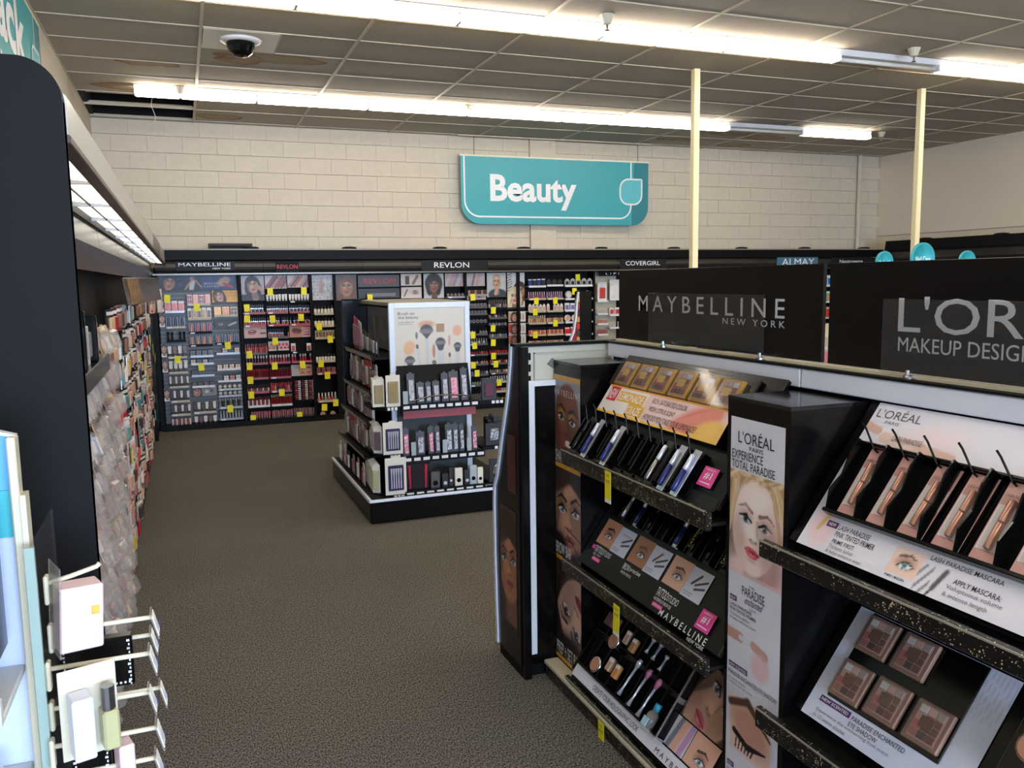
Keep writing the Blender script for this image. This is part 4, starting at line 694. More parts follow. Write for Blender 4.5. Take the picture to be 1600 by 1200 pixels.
for j, (x, w, h, c) in enumerate([(1.66, .07, .13, mat('tin', (110, 108, 104), .25, .6)), (1.735, .05, .11, CARDK), (1.78, .035, .15, CARDK), (1.84, .06, .14, CARDW), (1.905, .045, .12, CARDK), (1.955, .055, .15, mat('pale_grey_card', ())), (2.01, .045, .13, CARDW)]):
    s = thing('small_box', 'small %s box, %s from left on the lowest front shelf of island' % ('pale' if c in (CARDW, MC['pale_grey_card']) else 'dark', n12[j]), 'box', at(x, 5.86, .18)); obj('carton', MB().box(-w/2, w/2, 0, h, -.03, 0, 0, .003), c, s); obj('label_panel', MB().lathe([(w*.28, 0), (w*.28, .002)], 12, (0, h*.35)), BLACKT if c is not CARDK else SILV, s)
s = thing('mirror_pack', 'black box with round shiny mirror on the lowest right corner', 'package', at(2.15, 5.82, .18) @ Matrix.Rotation(-.25, 4, 'Y')); obj('card', MB().box(-.08, .08, 0, .19, -.02, 0, 0, .003), CARDK, s); obj('mirror', MB().lathe([(.052, 0), (.055, .004), (.048, .008)], 20, (0, .1)), CHROME, s)
s = thing('tool_pack', 'square black compact pack on the middle right corner shelf', 'package', at(2.14, 5.9, .46)); obj('card', MB().box(-.07, .07, 0, .17, -.02, 0, 0, .003), CARDK, s); obj('window', MB().box(-.035, .035, .04, .13, 0, .006, 0, .003), SHINE, s)
for i in range(5):
    s = thing('tool_pack', 'flat black pack filed %s behind on middle right corner shelf' % NTH[i], 'package', at(2.18+.008*i, 5.97+.05*i, .46), 'black packs filed on right corner shelf'); obj('card', MB().box(-.06, .06, 0, .17+.01*(i % 3), -.01, 0, 0, .002), CARDK, s); obj('hang_tab', MB().box(-.015, .015, .17, .2, -.006, -.004), CARDK, s)
s = thing('tool_pack', 'black pack with plum window on the upper right corner shelf', 'package', at(2.12, 5.94, .80)); obj('card', MB().box(-.06, .06, 0, .17, -.02, 0, 0, .003), CARDK, s); obj('window', MB().box(-.035, .035, .03, .13, 0, .006, 0, .003), mat('plum', (90, 24, 50), .3), s)
# packs hanging on the left side of the island (they face the aisle)
SIDE = frame((0, 0, 0), (0, -1, 0), (0, 0, 1))
def side(x, y, z): return T(x, y, z) @ SIDE
for j in range(5):
    pack('hair_tool_pack', '%s pack, %s from far end of top side shelf of island' % ('pink' if j < 3 else 'white', NTH[j]), side(1.34, 7.1-.06*j, 1.15), .08, .26-.01*j, mat('hot_pink', (205, 60, 130), .35) if j < 3 else CARDW, FOILP, 'pink packs on the top side shelf')
for j in range(6): pack('tool_pack', '%s blister pack, %s of near group on top side shelf' % ('shiny' if j % 2 else 'grey', NTH[j]), side(1.34, 6.75-.1*j, 1.15), .075, .17-.008*j, CARDK, SHINE if j % 2 else GREYP, 'grey packs on the top side shelf')
for k, z in enumerate((.885, .665, .42, .18)):
    for j in range(11):
        rc = (j in (6, 7, 8) and k == 0) or (j in (2, 3, 4) and k == 2)
        c = mat('scarlet_card', (200, 44, 30), .4) if rc else [CARDW, mat('grey_card', (140, 136, 130), .45), CARDW, mat('blush_card', (180, 120, 104), .45), CARDK][j % 5]
        if k == 3 and j % 2: continue
        zz = z if k == 3 else z-.002; h = (.22, .19, .2, .17)[k]*random.uniform(.85, 1)
        pack('tool_pack', '%s tool pack, %s from far end of %s side shelf of island' % ('red' if rc else 'beauty', NTH[j], ['second', 'third', 'fourth', 'lowest'][k]), side((1.32, 1.29, 1.26, 1.2)[k], 7.2-.098*j, zz) @ Matrix.Rotation(random.uniform(-.05, .05), 4, 'Z'), .075, h, c, [SHINE, FOILP, mat('grey_card', ()), CARDW][(j+k) % 4], 'tool packs on the %s side shelf' % ['second', 'third', 'fourth', 'lowest'][k])

# ================================================================== NEAR GONDOLA (runs along the right of the aisle)
g = thing('gondola', 'long low gondola frame with pale top rail and speckled base, nearest right', 'shelving', T(1.75, 1.3, 0))
def gb(x0, x1, y0, y1, z0, z1, b=.002): return MB().box(x0-1.75, x1-1.75, y0-1.3, y1-1.3, z0, z1, 0, b)
obj('base', gb(1.372, 2.1, -.4, 3.18, 0, .06, .004), SPECK, g)
obj('kick_plate', gb(1.365, 1.43, -.4, 3.18, .058, .074), CREAM, g)
obj('base_deck', gb(1.43, 2.1, -.4, 3.18, .06, .07), BLACKM, g)
obj('back_panel', gb(1.70, 1.72, -.4, 3.18, .07, 1.38), BLACK, g)
for a, b_ in ((3.18, 1.98), (1.975, .76), (.755, -.4)): obj('top_rail', gb(1.675, 1.69, b_, a, 1.375, 1.43, .003), RAIL, g)
obj('rail_cap', gb(1.67, 1.69, -.4, 3.18, 1.432, 1.44), BLACKM, g)
obj('sign_channel', gb(1.71, 1.73, -.4, 3.18, 1.40, 1.447).box(1.69-1.75, 1.78-1.75, -1.7, 1.88, 1.40, 1.41), CREAM, g)
for y in (2.78, 2.2, 1.61):
    s = thing('sign_clip', 'small chrome bolt clip on top rail, %s the black signs' % {2.78: 'left under', 2.2: 'middle under', 1.61: 'right under'}[y], 'clip', T(1.70, y, 1.44)); obj('bolt', MB().lathe([(.012, 0), (.012, .006), (.006, .008), (.006, .02)], 10), CHROME, s); obj('plate', MB().box(-.012, .012, -.02, .02, -.004, 0, 0, .001), CHROME, s)
# top signs (facing the aisle)
def top_sign(label, y0, y1, lines, ac):
    s = thing('brand_board', label, 'sign', side(1.73, y0, 1.448)); w = y0-y1
    obj('board', MB().box(0, w, 0, .287, -.012, 0, 0, .001), mat('black_sign_board', (12, 11, 11), .3, spec=.3, bump=.05, bs=12), s); lettering(lines, SILV, s, .0015)
    obj('acrylic_holder', MB().box(ac[0], ac[1], ac[2], ac[3], .022, .025, 0, .001).box(ac[0], ac[1], ac[2]-.006, ac[2], 0, .03), CLEAR2, s); return s
b0 = .252
top_sign('black top sign with widely spaced silver letters in two lines', 3.185, 1.955, [('M A Y B E L L I N E', .17, .122, 1.065, .183, .005), ('N E W   Y O R K', .745, .092, 1.068, .114, .01)], (.285, .995, .01, .195))
s = top_sign('black top sign with big silver letters at the right edge', 1.93, .71, [("L'ORÉAL", .255, .105, .895, .216, .006), ('MAKEUP DESIGNER', .258, .055, .7, .092)], (.225, 1.0, .005, .19))
# ---- display towers between the sections
def tower(label, y1, wtop=.262):
    s = thing('display_tower', label, 'display', side(1.435, y1, .07)); w = wtop
    obj('body', MB().prism([(0, 0), (w, 0), (w, 1.285), (0, 1.285)], -.26, 0), BLACK, s)
    obj('top_plate', MB().box(0, w, 1.285, 1.297, -.26, .0015, 0, .001), mat('tower_cap', (12, 11, 11), .16, spec=.6), s); return s
tw = tower('black tower panel with three stacked face pictures', 3.208, .256)
W_, H_ = .25, 1.235
P = Paint(W_, H_, .0032, (60, 46, 40))
P.rect(0, .86, W_, H_, (150, 150, 160)); P.face(.12, 1.04, .165, (122, 76, 56), (40, 26, 22), (150, 70, 66), ang=-.12, bald=True, shadow=(190, 150, 60), iris=(60, 40, 30))
P.ell(.135, .955, .028, .014, (240, 236, 232), -.1, .3); P.rect(0, .86, W_, .885, (30, 20, 18), .7)
P.rect(0, .455, W_, .845, (84, 66, 56)); P.ell(.02, .65, .12, .3, (40, 28, 24), .2, .4); P.face(.14, .655, .2, (186, 140, 112), (52, 36, 28), (150, 76, 70), ang=.05, hx=.7, iris=(150, 170, 180)); P.seg(.1, .6, .25, .57, .003, (70, 46, 34)); P.seg(.12, .57, .25, .5, .003, (70, 46, 34)); P.ell(.03, .5, .1, .07, (24, 16, 14), 0, .4)
P.rect(0, .0, W_, .44, (60, 44, 38)); P.face(.17, .22, .2, (206, 164, 142), (44, 30, 26), (150, 26, 34), ang=2.5, hx=.8, iris=(110, 90, 80)); P.ell(.2, .04, .2, .09, (40, 28, 24), -.3, .5)
for z in (H_-.02, .845, .445, .0): P.rect(0, z, W_, z+.018, (214, 160, 50))
pp = P.make('poster', tw, T(.003, .005, .0015))
lettering([('M A Y B E L L I N E', .01, 1.15, .25, 1.175), ('SHADOW BAR', .012, .868, .2, .918, .01), ('BROW BAR', .012, .47, .16, .52, .01), ('PREP + SET BAR', .012, .025, .24, .078, .01)], WINK, pp)
tw2 = tower('black tower with white poster of a blonde woman, nearest right', 1.992, .268)
W_, H_ = .232, 1.235
P = Paint(W_, H_, .0027, (224, 224, 234))
P.clouds((206, 208, 226), 14, .3, 3)
F0, F1 = .785, 1.085
Q = Paint(W_, F1-F0, .0024, (236, 212, 218)); Q.ell(.2, .06, .12, .1, (244, 214, 222), 0, .9); Q.ell(.03, .2, .13, .16, (150, 116, 84), .4, .5); Q.ell(.12, .29, .17, .07, (190, 150, 108), -.25, .5)
for i in range(46):
    a = random.random(); c = random.choice([(232, 204, 160), (206, 168, 120), (170, 128, 86), (244, 222, 186), (140, 104, 74)])
    Q.seg(-.02+.05*a, .10+.1*a, .02+.2*a, .31-.03*random.random(), .005+.004*random.random(), c, .9, .55)
Q.ell(.13, .03, .1, .06, (196, 150, 146), .2, .7); Q.face(.112, .148, .136, (250, 226, 218), (196, 160, 118), (216, 92, 108), ang=-.14, hx=.01, bald=True, iris=(96, 140, 160), shadow=(206, 164, 156), brow=(130, 92, 66))
for i in range(40):
    a = i/40; c = random.choice([(236, 210, 168), (210, 174, 126), (178, 138, 96), (244, 224, 190)])
    Q.seg(.0+.19*a, .262+.02*math.sin(a*3)+.02*random.random(), .05+.19*a, .3+.01*random.random(), .006, c, .9, .6)
for i in range(26):
    a = random.random(); c = random.choice([(226, 196, 150), (200, 160, 114), (166, 126, 88), (240, 216, 176)])
    Q.seg(-.01+.02*a, .09+.06*a, .012+.03*a, .27, .004, c, .9, .6); Q.seg(.222+.02*a, .12+.1*a, .18+.03*a, .28, .004, c, .9, .6)
Q.ell(.178, .1, .028, .085, (222, 176, 168), -.15, .9, .55); Q.ell(.05, .1, .025, .07, (232, 190, 180), .15, .9, .5); Q.ell(.09, .235, .05, .03, (255, 238, 230), 0, .9, .6); Q.ell(.03, .015, .05, .03, (244, 212, 206), .5, .6); Q.rect(0, 0, W_, .01, (240, 200, 206), .6)
k = (P.Y >= F0) & (P.Y < F1); yi = np.clip(((P.Y-F0)/(F1-F0)*Q.ny).astype(int), 0, Q.ny); xi = np.clip((P.X/W_*Q.nx).astype(int), 0, Q.nx); P.C[k] = Q.C[yi, xi][k]
P.seg(0.0, .60, .06, .60, .016, (200, 150, 140), .2); P.seg(.06, .6, .12, .597, .008, (214, 220, 226), .2); P.seg(.12, .597, .17, .585, .014, (206, 160, 150), .4); P.ell(.15, .545, .04, .04, (226, 180, 184), 0, .5, .7)
P.rect(.02, .25, .2, .42, (232, 200, 186)); P.ell(.11, .34, .09, .06, (190, 130, 110), -.3, .6, .8); P.seg(.02, .39, .1, .42, .012, (90, 60, 46), .6); P.seg(.1, .42, .2, .35, .014, (90, 60, 46), .6, 1, .004); P.seg(.04, .31, .1, .285, .01, (16, 12, 14), .4); P.seg(.1, .285, .18, .30, .011, (16, 12, 14), .4, 1, .003)
for i in range(6): P.seg(.05+.016*i, .29, .046+.014*i, .262, .003, (16, 12, 14), .4)
P.ell(.05, .06, .03, .05, (40, 30, 36), .4, .2); P.ell(.05, .06, .025, .043, (224, 224, 234), .4, .2)
pp = P.make('poster', tw2, T(.018, .005, .0015))
lettering([("L'ORÉAL", .035, 1.165, .19, 1.205), ('PARIS', .085, 1.148, .145, 1.16), ('EXPERIENCE', .008, 1.118, .145, 1.143, .006), ('TOTAL PARADISE', .008, 1.09, .195, 1.114, .006), ('PARADISE', .065, .73, .165, .757), ('LASH PARADISE', .01, .683, .11, .692, .01), ('PINK TINTED PRIMER', .01, .67, .13, .679, .01), ('PARADISE ENCHANTED EYE SHADOW', .01, .475, .225, .488), ('PARADISE LIQUID LINER', .01, .17, .16, .18), ('ROSE GOLD & BLACK', .01, .155, .14, .165)], INK, pp)
lettering([('enchanted', .075, .708, .15, .73, .01, .01), ('THE', .095, .76, .12, .766), ('LOOK', .1, .695, .13, .702)], PURPLE, pp, name='script_lettering')
lettering([('Thickens lashes', .01, .655, .1, .664), ('& helps enhance wear', .01, .642, .13, .651), ('12 warm shades', .01, .46, .09, .468), ('enchanting fruit scent', .01, .447, .12, .455)], INKG, pp, name='small_print')
for t_, a, b_, c in (('NEW', .7, .03, 0), ('NEW SCENTED', .498, .085, 0), ('NEW', .19, .03, 0)):
    q = obj('new_flash', MB().box(.01, .01+b_, a, a+.015, 0, .0012), PURPLE, pp); lettering([(t_, .013, a+.003, .007+b_, a+.012, .01)], WINK, q, .0018)

# ---- slanted shelves.  local frame: x to the right (towards the camera), y up the slope, z out of the slope
def slant(x0, z0, dx, dz, y): return frame((x0, y, z0), (0, -1, 0), (dx, 0, dz))
def shelf_unit(label, F, w, L, board, lipz=(.979, 1.021), y0=2.95, xlip=1.362):
    s = thing('slanted_shelf', label, 'shelf', F)
    obj('board', MB().box(0, w, 0, L, -.02, -.002, 0, .003), board, s)
    inv = F.inverted(); m = MB().box(xlip, xlip+.02, y0-w-.01, y0+.035, lipz[0], lipz[1], 0, .003)
    obj('lip', m, SPECK, s, inv)
    m = MB().box(xlip+.02, 1.47, y0-w, y0+.015, lipz[0]+.008, lipz[0]+.02, 0, .002); obj('tray', m, GREENB, s, inv)
    m = MB().box(xlip-.003, xlip, y0-w, y0+.03, lipz[1]-.004, lipz[1], 0); obj('lip_edge', m, mat('pale_edge', ()), s, inv)
    return s
def hook(parent, u, v, u2, v2, w0=.0, w1=.05, m=BLACKT):
    """a peg: from the board at (u,v) out to a raised tip"""
    return obj('hook', MB().tube([(u, v, w0), (u-.002, v+.002, w1*.6), (u2+(u-u2)*.15, v2+(v-v2)*.15, w1), (u2, v2, w1+.012)], .0028, 6), m, parent)
FA = slant(1.40, 1.035, .235, .348, 2.95)
sA = shelf_unit('upper slanted black shelf with yellow banner and mascara tray', FA, .955, .44, BLACK, (.975, 1.035), 2.95)
obj('floor_strip', MB().box(.03, .95, -.01, .03, -.003, .002), GREENB, sA)
obj('palette_case', MB().box(.045, .86, .283, .418, -.002, .012, 0, .004), BLACKT, sA)
obj('case_cover', MB().box(.05, .86, .29, .415, .036, .038, 0, .001), CLEAR2, sA)
# banner
P = Paint(.79, .118, .0028, (226, 222, 222)); wv, hv = .79, .118
P.rect(.3, 0, wv, hv, (226, 196, 196)); P.ell(.62, .05, .13, .05, (214, 110, 104), .4, .5); P.seg(.55, .02, .72, .09, .03, (220, 130, 116), .4); P.ell(.72, .02, .09, .05, (232, 190, 90), .3, .4); P.rect(.0, 0, .3, .01, (230, 180, 60)); P.rect(.0, .0, wv, .006, (232, 184, 60)); P.rect(0, hv-.008, wv, hv, (232, 160, 60))
P.rect(.1, .058, .29, .1, (226, 172, 44)); P.rect(.2, .012, .315, .058, (226, 172, 44)); P.rect(.02, .052, .09, .11, (206, 40, 56))
bn = P.make('banner', sA, T(.05, .176, .026)); obj('banner_block', MB().box(.05, .84, .176, .294, 0, .0255, 0, .002), BLACKT, sA)
lettering([('NEW', .026, .06, .084, .102, .02), ('LEMONADE', .108, .064, .28, .094, .015)], WINK, bn, .001); lettering([('CRAZE', .206, .018, .3, .05, .015)], WINK, bn, .001)
lettering([('RICH, SATURATED COLOR.', .34, .078, .56, .1), ('FRESH, CITRUS SCENT.', .345, .048, .51, .068), ('HOW DO YOU TAKE YOUR LEMONADE?', .335, .016, .66, .038)], INK, bn, .001, name='small_print')
# palettes (12 pans, gold frame)
def palette(name, label, mw, w, h, framem, pans, rows, cols_, centre=None, group=None, d=.012):
    s = thing(name, label, 'eyeshadow palette', mw, group); obj('case', MB().box(0, w, 0, h, 0, d, 0, .003), framem, s)
    obj('inner_tray', MB().box(w*.13, w*.87, h*.1, h*.92, d, d+.001), mat('tray_rose', (200, 150, 140), .4), s)
    for r in range(rows):
        for c in range(cols_):
            x = w*(.15+.7*c/cols_); y = h*(.13+.77*r/rows); col = pans[(r*cols_+c) % len(pans)]
            obj('pan', MB().box(x+w*.01, x+w*.7/cols_-w*.01, y+h*.008, y+h*.77/rows-h*.012, d+.001, d+.003, 0, .0005), cm(col, .5), s)
    if centre: obj('centre_plate', MB().box(w*.3, w*.68, h*.38, h*.66, d+.003, d+.005, 0, .001), centre, s)
    obj('lid', MB().box(w*.05, w*.95, h*.04, h*.96, d+.006, d+.007), CLEAR2, s); return s
GOLD = mat('golden_case', (206, 156, 50), .35, .35)
LP = [(120, 60, 50), (90, 50, 46), (150, 84, 60), (180, 40, 66), (196, 80, 70), (170, 120, 80), (214, 150, 120), (200, 160, 90), (150, 90, 70), (200, 170, 170), (206, 190, 196), (226, 232, 240)]
p0 = palette('eyeshadow_palette', 'gold-framed eyeshadow palette, first from left above the yellow banner', FA @ T(.058, .298, .014), .112, .102, GOLD, LP, 4, 3, mat('yellow_plate', (232, 190, 90), .4), 'gold eyeshadow palettes')
for i in range(1, 6):
    c = dup(p0, FA @ T(.058+i*.1288, .298, .014), 'gold-framed eyeshadow palette, %s from left above the yellow banner' % n12[i])
# mascara wells and mascaras
for i in range(10):
    u = .03+i*.079
    wl = obj('mascara_well', MB().prism([(u, .0), (u+.02, -.02), (u+.06, -.02), (u+.07, .0), (u+.07, .115), (u+.055, .145), (u+.015, .145), (u, .11)], 0, .012).box(u+.004, u+.010, .0, .13, .012, .045, 0, .002), BLACKT, sA)
    obj('pusher', MB().box(u+.03, u+.037, .02, .12, .012, .028, 0, .002), GREENB, wl)
for i in range(10): u = .065+i*.079; hook(sA, u, .12, u-.018, .175, .012, .075)
MB_ = mat('blue_tube_print', (40, 50, 110), .2, .4); MW_ = mat('pale_tube', (214, 216, 226), .15, .5)
def mascara(label, mw, L, rad, body, capm, group=None, card=None):
    s = thing('mascara', label, 'mascara', mw, group)
    if card: obj('card', MB().box(-.019, .019, -.012, L+.02, -.002, 0, 0, .001), card, s)
    obj('barrel', MB().tube([(0, 0, rad), (0, .006, rad), (0, L*.56, rad), (0, L*.57, rad)], [rad*.8, rad, rad, rad*.8], 8), body, s)
    obj('cap', MB().tube([(0, L*.58, rad), (0, L*.6, rad), (0, L*.97, rad), (0, L, rad)], [rad*.9, rad, rad*.9, rad*.6], 8), capm, s); return s
for i, nm in ((1, 'blue and white'), (3, 'white and blue'), (7, 'silver'), (8, 'blue and white'), (9, 'blue and white'), (0, 'black')):
    u = .065+i*.079; mascara('%s carded mascara in well %s from left on the upper slanted shelf' % (nm, n12[i]), FA @ T(u, -.005, .03) @ Matrix.Rotation(-.05, 4, 'Z'), .13, .009, MB_ if 'blue' in nm else (BLACKT if nm == 'black' else STEEL), MW_ if nm != 'black' else BLACKT, None, MW_ if nm[0] in 'bw' and nm != 'black' else CARDK)
def number_one(F, u, v, lab):
    s = thing('promo_card', lab, 'card', F @ T(u, v, .004)); obj('card', MB().box(0, .072, 0, .064, 0, .003, 0, .001), PINK, s); lettering([('#1', .018, .022, .054, .048, .02)], WINK, s, .004); lettering([('AMERICA', .012, .052, .06, .058)], WINK, s, .004, name='small_print'); obj('underline', MB().box(.01, .062, .010, .013, .003, .0035), WINK, s)
number_one(FA, .82, .048, 'small pink number card at right end of the upper mascara shelf')
# ---- middle Maybelline shelf
FB = slant(1.413, .585, .235, .33, 2.95)
sB = shelf_unit('middle slanted dark shelf with three brow picture pairs', FB, .955, .40, GREENB, (.535, .59), 2.95)
for i, (u, sk, br) in enumerate(((.052, (206, 150, 120), (50, 30, 24)), (.298, (176, 124, 92), (110, 76, 56)), (.542, (224, 178, 156), (60, 40, 32)))):
    P = Paint(.115, .105, .0022, sk); P.eye(.062, .04, .03, sk, (140, 160, 180), br, -.05); a = P.make('eye_picture', sB, T(u, .103, .0008))
    P = Paint(.112, .105, .0022, (214, 218, 236)); P.seg(.03, .05, .06, .085, .005, br, .5) if i else P.seg(.03, .08, .09, .08, .002, (190, 170, 160)); P.seg(.05, .05, .1, .075, .004, (60, 50, 60), .4); P.seg(.055, .036, .1, .05, .004, (80, 70, 80), .4)
    a = P.make('product_picture', sB, T(u+.116, .1, .0008)); lettering([('NATURAL BROWS', .01, .016, .06, .021), ('ALL DAY HOLD', .01, .008, .055, .013)], INK, a, .0008)
lettering([('TATTOO', .075, .068, .14, .093, .02), ('BROW', .302, .068, .345, .092, .02), ('TATTOO', .55, .055, .615, .085, .02)], WINK, sB, .0008)
lettering([('STUDIO', .142, .07, .2, .091), ('precise', .347, .07, .42, .09, .01, .004), ('STUDIO', .617, .057, .68, .08), ('GEL TINT', .08, .055, .14, .064), ('MICRO PENCIL', .305, .052, .38, .062), ('WATERPROOF BROW GEL', .552, .038, .66, .05)], WINK, sB, .0008, name='thin_lettering')
for u, v in ((.09, .035), (.56, .018)): q = obj('pink_flash', MB().box(u, u+.06, v, v+.015, 0, .001), PINK, sB); lettering([('COMING SOON', u+.004, v+.004, u+.056, v+.011)], WINK, q, .0016)
q = obj('pink_flash', MB().box(.05, .072, .074, .09, 0, .001), PINK, sB)
lettering([('M A Y B E L L I N E', .616, .004, .885, .027, .01), ('NEW YORK', .8, -.012, .89, .0, .01)], WINK, sB, .0008, name='brand_lettering')
number_one(FB, .805, .037, 'small pink number card at right end of the brow shelf')
for i in range(9):
    u = .08+i*.092; wl = obj('pencil_well', MB().box(u-.03, u+.035, .225, .4, 0, .01, 0, .002).box(u+.03, u+.034, .225, .38, .01, .04), BLACKT, sB); hook(sB, u, .36, u-.01, .39, .01, .06)
for i, nm in ((1, 'white'), (2, 'blue'), (3, 'dark'), (5, 'blue'), (6, 'gold-lettered'), (7, 'dark'), (8, 'gold-lettered')):
    u = .08+i*.092; s = mascara('%s brow product pack, %s slot from left behind the brow pictures' % (nm, n12[i]), FB @ T(u, .235, .022) @ Matrix.Rotation(-.06, 4, 'Z'), .12, .008, {'w': MW_, 'b': MB_, 'd': BLACKT, 'g': BLACKT}[nm[0]], {'w': MW_, 'b': MW_, 'd': BLACKT, 'g': BLACKT}[nm[0]], None, CARDK if nm != 'blue' else MW_)
    if nm[0] == 'g': lettering([('TATTOO', 0, 0, .085, .012, .02)], mat('yellow_ink', (226, 214, 120), .4), s, 0, T(-.01, .01, .018) @ Matrix.Rotation(math.pi/2, 4, 'Z') @ T(0, -.012, 0))
# ---- low Maybelline shelf
FD = slant(1.363+.02, .135, .235, .33, 2.95)
sD = shelf_unit('low slanted tray of black wells with compacts and brushes', FD, .955, .36, BLACKT, (.076, .09), 2.95, xlip=1.372)
obj('front_strip', MB().box(.03, .95, -.012, .034, 0, .004, 0, .001), PAPER, sD)
lettering([('CREATE YOUR HOLOGRAPHIC LOOK', .2, .0, .54, .02), ('M A Y B E L L I N E', .66, -.004, .92, .014)], INK, sD, .005)
for i in range(8):
    for j in range(2):
        u, v = .06+i*.077, .045+j*.15; obj('well', MB().box(u, u+.003, v, v+.13, 0, .03).box(u+.072, u+.075, v, v+.13, 0, .03).box(u, u+.075, v, v+.004, 0, .03), BLACKT, sD)
obj('clear_edge', MB().box(.665, .669, .03, .34, 0, .035), CLEAR, sD)
P = Paint(.11, .105, .0025, (214, 214, 226)); P.seg(.02, .0, .035, .105, .012, (120, 126, 140), .5); P.seg(.05, .0, .06, .1, .017, (220, 170, 150), .3); P.seg(.085, .0, .095, .1, .014, (190, 150, 190), .4); P.make('swatch_picture', sD, T(.672, .04, .002))
P = Paint(.13, .105, .0025, (222, 176, 156)); P.eye(.07, .03, .03, (222, 176, 156), brow=(70, 46, 36), shadow=(150, 100, 80)); P.make('eye_picture', sD, T(.785, .04, .002))
P = Paint(.24, .19, .0028, (120, 84, 70)); P.face(.13, .1, .16, (206, 160, 140), (40, 28, 26), (196, 90, 110), ang=-.5, hx=.8); P.make('face_picture', sD, T(.675, .15, .002))
def compact(label, F, u, v, col): s = thing('powder_compact', label, 'compact', F @ T(u, v, .02)); obj('rim', MB().lathe([(.03, 0), (.034, .004), (.034, .012), (.028, .015)], 20), CHROME, s); obj('powder', MB().lathe([(.026, .0152), (.026, .017)], 20), cm(col, .6), s)
compact('round powder compact with clear rim in upper row of the low tray', FD, .2, .2, (186, 130, 100)); compact('round powder compact with clear rim in lower row of the low tray', FD, .175, .085, (190, 134, 104))
for k, (u, v, cc, lab) in enumerate(((.245, .215, (206, 170, 150), 'upper left'), (.3, .205, (196, 140, 90), 'upper right'), (.235, .095, (206, 166, 140), 'lower left'), (.29, .09, (200, 140, 80), 'lower right'))):
    s = thing('concealer_box', 'small square beige concealer box, %s of four in the low tray' % lab, 'package', FD @ T(u, v, .015)); obj('carton', MB().box(0, .03, 0, .05, 0, .018, 0, .002), cm(cc, .5), s); obj('cap', MB().box(.002, .028, .036, .052, .003, .02, 0, .002), cm((226, 205, 190), .4), s)
s = thing('eyeshadow_palette', 'dusty brown flat palette at top left of the low tray', 'eyeshadow palette', FD @ T(.075, .23, .02)); obj('case', MB().box(0, .1, 0, .05, 0, .01, 0, .002), cm((120, 84, 80), .4), s); obj('pan', MB().box(.05, .094, .006, .044, .01, .012), cm((150, 110, 104), .5), s)
for i, (u, v, l) in enumerate(((.385, .06, .15), (.46, .055, .15), (.53, .05, .15), (.4, .24, .06), (.45, .235, .07), (.51, .22, .06))):
    s = thing('makeup_brush', 'shiny silver makeup brush, %s in the low tray' % ('%s of the long lower ones' % n12[i] if i < 3 else '%s of the short upper ones' % n12[i-3]), 'brush', FD @ T(u, v, .03) @ Matrix.Rotation(-.1, 4, 'Z')); obj('handle', MB().tube([(0, 0, 0), (0, l*.2, 0), (0, l*.75, 0)], [.009, .004, .005], 8), MW_, s); obj('bristles', MB().tube([(0, l*.75, 0), (0, l*.9, 0), (0, l, 0)], [.006, .011, .007], 8), mat('pink_bristle', (190, 110, 140), .5) if i in (1, 2) else MW_, s)
s = thing('small_bottle', 'clear little bottle with a turquoise cap in the low tray', 'bottle', FD @ T(.6, .03, .02)); obj('glass', MB().tube([(0, 0, .01), (0, .005, .01), (0, .06, .01), (0, .075, .01)], [.018, .021, .021, .01], 12), CLEAR, s); obj('cap', MB().tube([(0, .076, .01), (0, .1, .01)], .012, 12), mat('turquoise', (50, 150, 180), .4), s); obj('label', MB().box(-.014, .014, .015, .045, .029, .032), mat('pale_blue', (170, 210, 225), .4), s)
# ---- L'Oreal shelves
FG = slant(1.426, 1.026, .258, .338, 1.715)
sG = shelf_unit('upper slanted white shelf board with pink mascara packs', FG, .955, .44, BLACK, (.975, 1.022), 1.715)
P = Paint(.91, .43, .004, (226, 224, 234)); P.clouds((214, 210, 228), 9, .5, 1); P.ell(.2, .34, .1, .05, (240, 214, 216), .2, .8, .6); P.ell(.02+.03, .06, .04, .05, (238, 200, 200), .4, .6, .7)
P.seg(-.01, .365, .045, .35, .012, (214, 176, 160), .2); P.seg(.075, .335, .19, .322, .017, (224, 196, 186), .2); P.seg(.195, .321, .28, .312, .017, (220, 184, 170), .2); P.seg(.04, .055, .05, .09, .006, (220, 180, 110), .5)
P.rect(.28, .018, .36, .082, (236, 206, 192)); P.eye(.32, .043, .024, (236, 206, 192), (110, 160, 170), (110, 70, 50))
for i in range(7): P.seg(.366+.005*i, .0, .358+.005*i, .066, .001, (150, 144, 150), .5)
P.seg(.40, .0, .407, .02, .003, (60, 56, 60), .4); P.seg(.407, .02, .42, .064, .006, (90, 84, 84), .6)
P.seg(.55, .25, .8, .1, .06, (235, 205, 205), .8, .5)
gp = P.make('graphic_board', sG, T(.034, -.0, .001))
lettering([("L'ORÉAL", .012, .388, .152, .418), ('PARIS', .05, .372, .095, .382), ('LASH PARADISE', .1, .33, .19, .345)], mat('warm_grey_ink', (90, 84, 86), .4), gp, .001)
lettering([('LASH PARADISE', .1, .068, .2, .082, .004), ('PINK TINTED PRIMER', .1, .05, .225, .064, .004), ('PRIME FIRST:', .103, .032, .175, .043, .012), ('LASH PARADISE MASCARA', .37, .077, .545, .088, .004), ('APPLY MASCARA:', .445, .045, .555, .057, .012), ('PRIMER + MASCARA', .285, .008, .34, .014, .01)], INK, gp, .001)
lettering([('Thickens lashes', .1, .018, .18, .029), ('& helps enhance wear', .1, .003, .215, .015), ('Voluptuous volume', .435, .028, .565, .041), ('& intense length', .435, .011, .54, .024)], INKG, gp, .001, name='small_print')
q = obj('new_flash', MB().box(.06, .095, .068, .084, 0, .0012), PURPLE, gp); lettering([('NEW', .066, .072, .09, .08, .02)], WINK, q, .002)
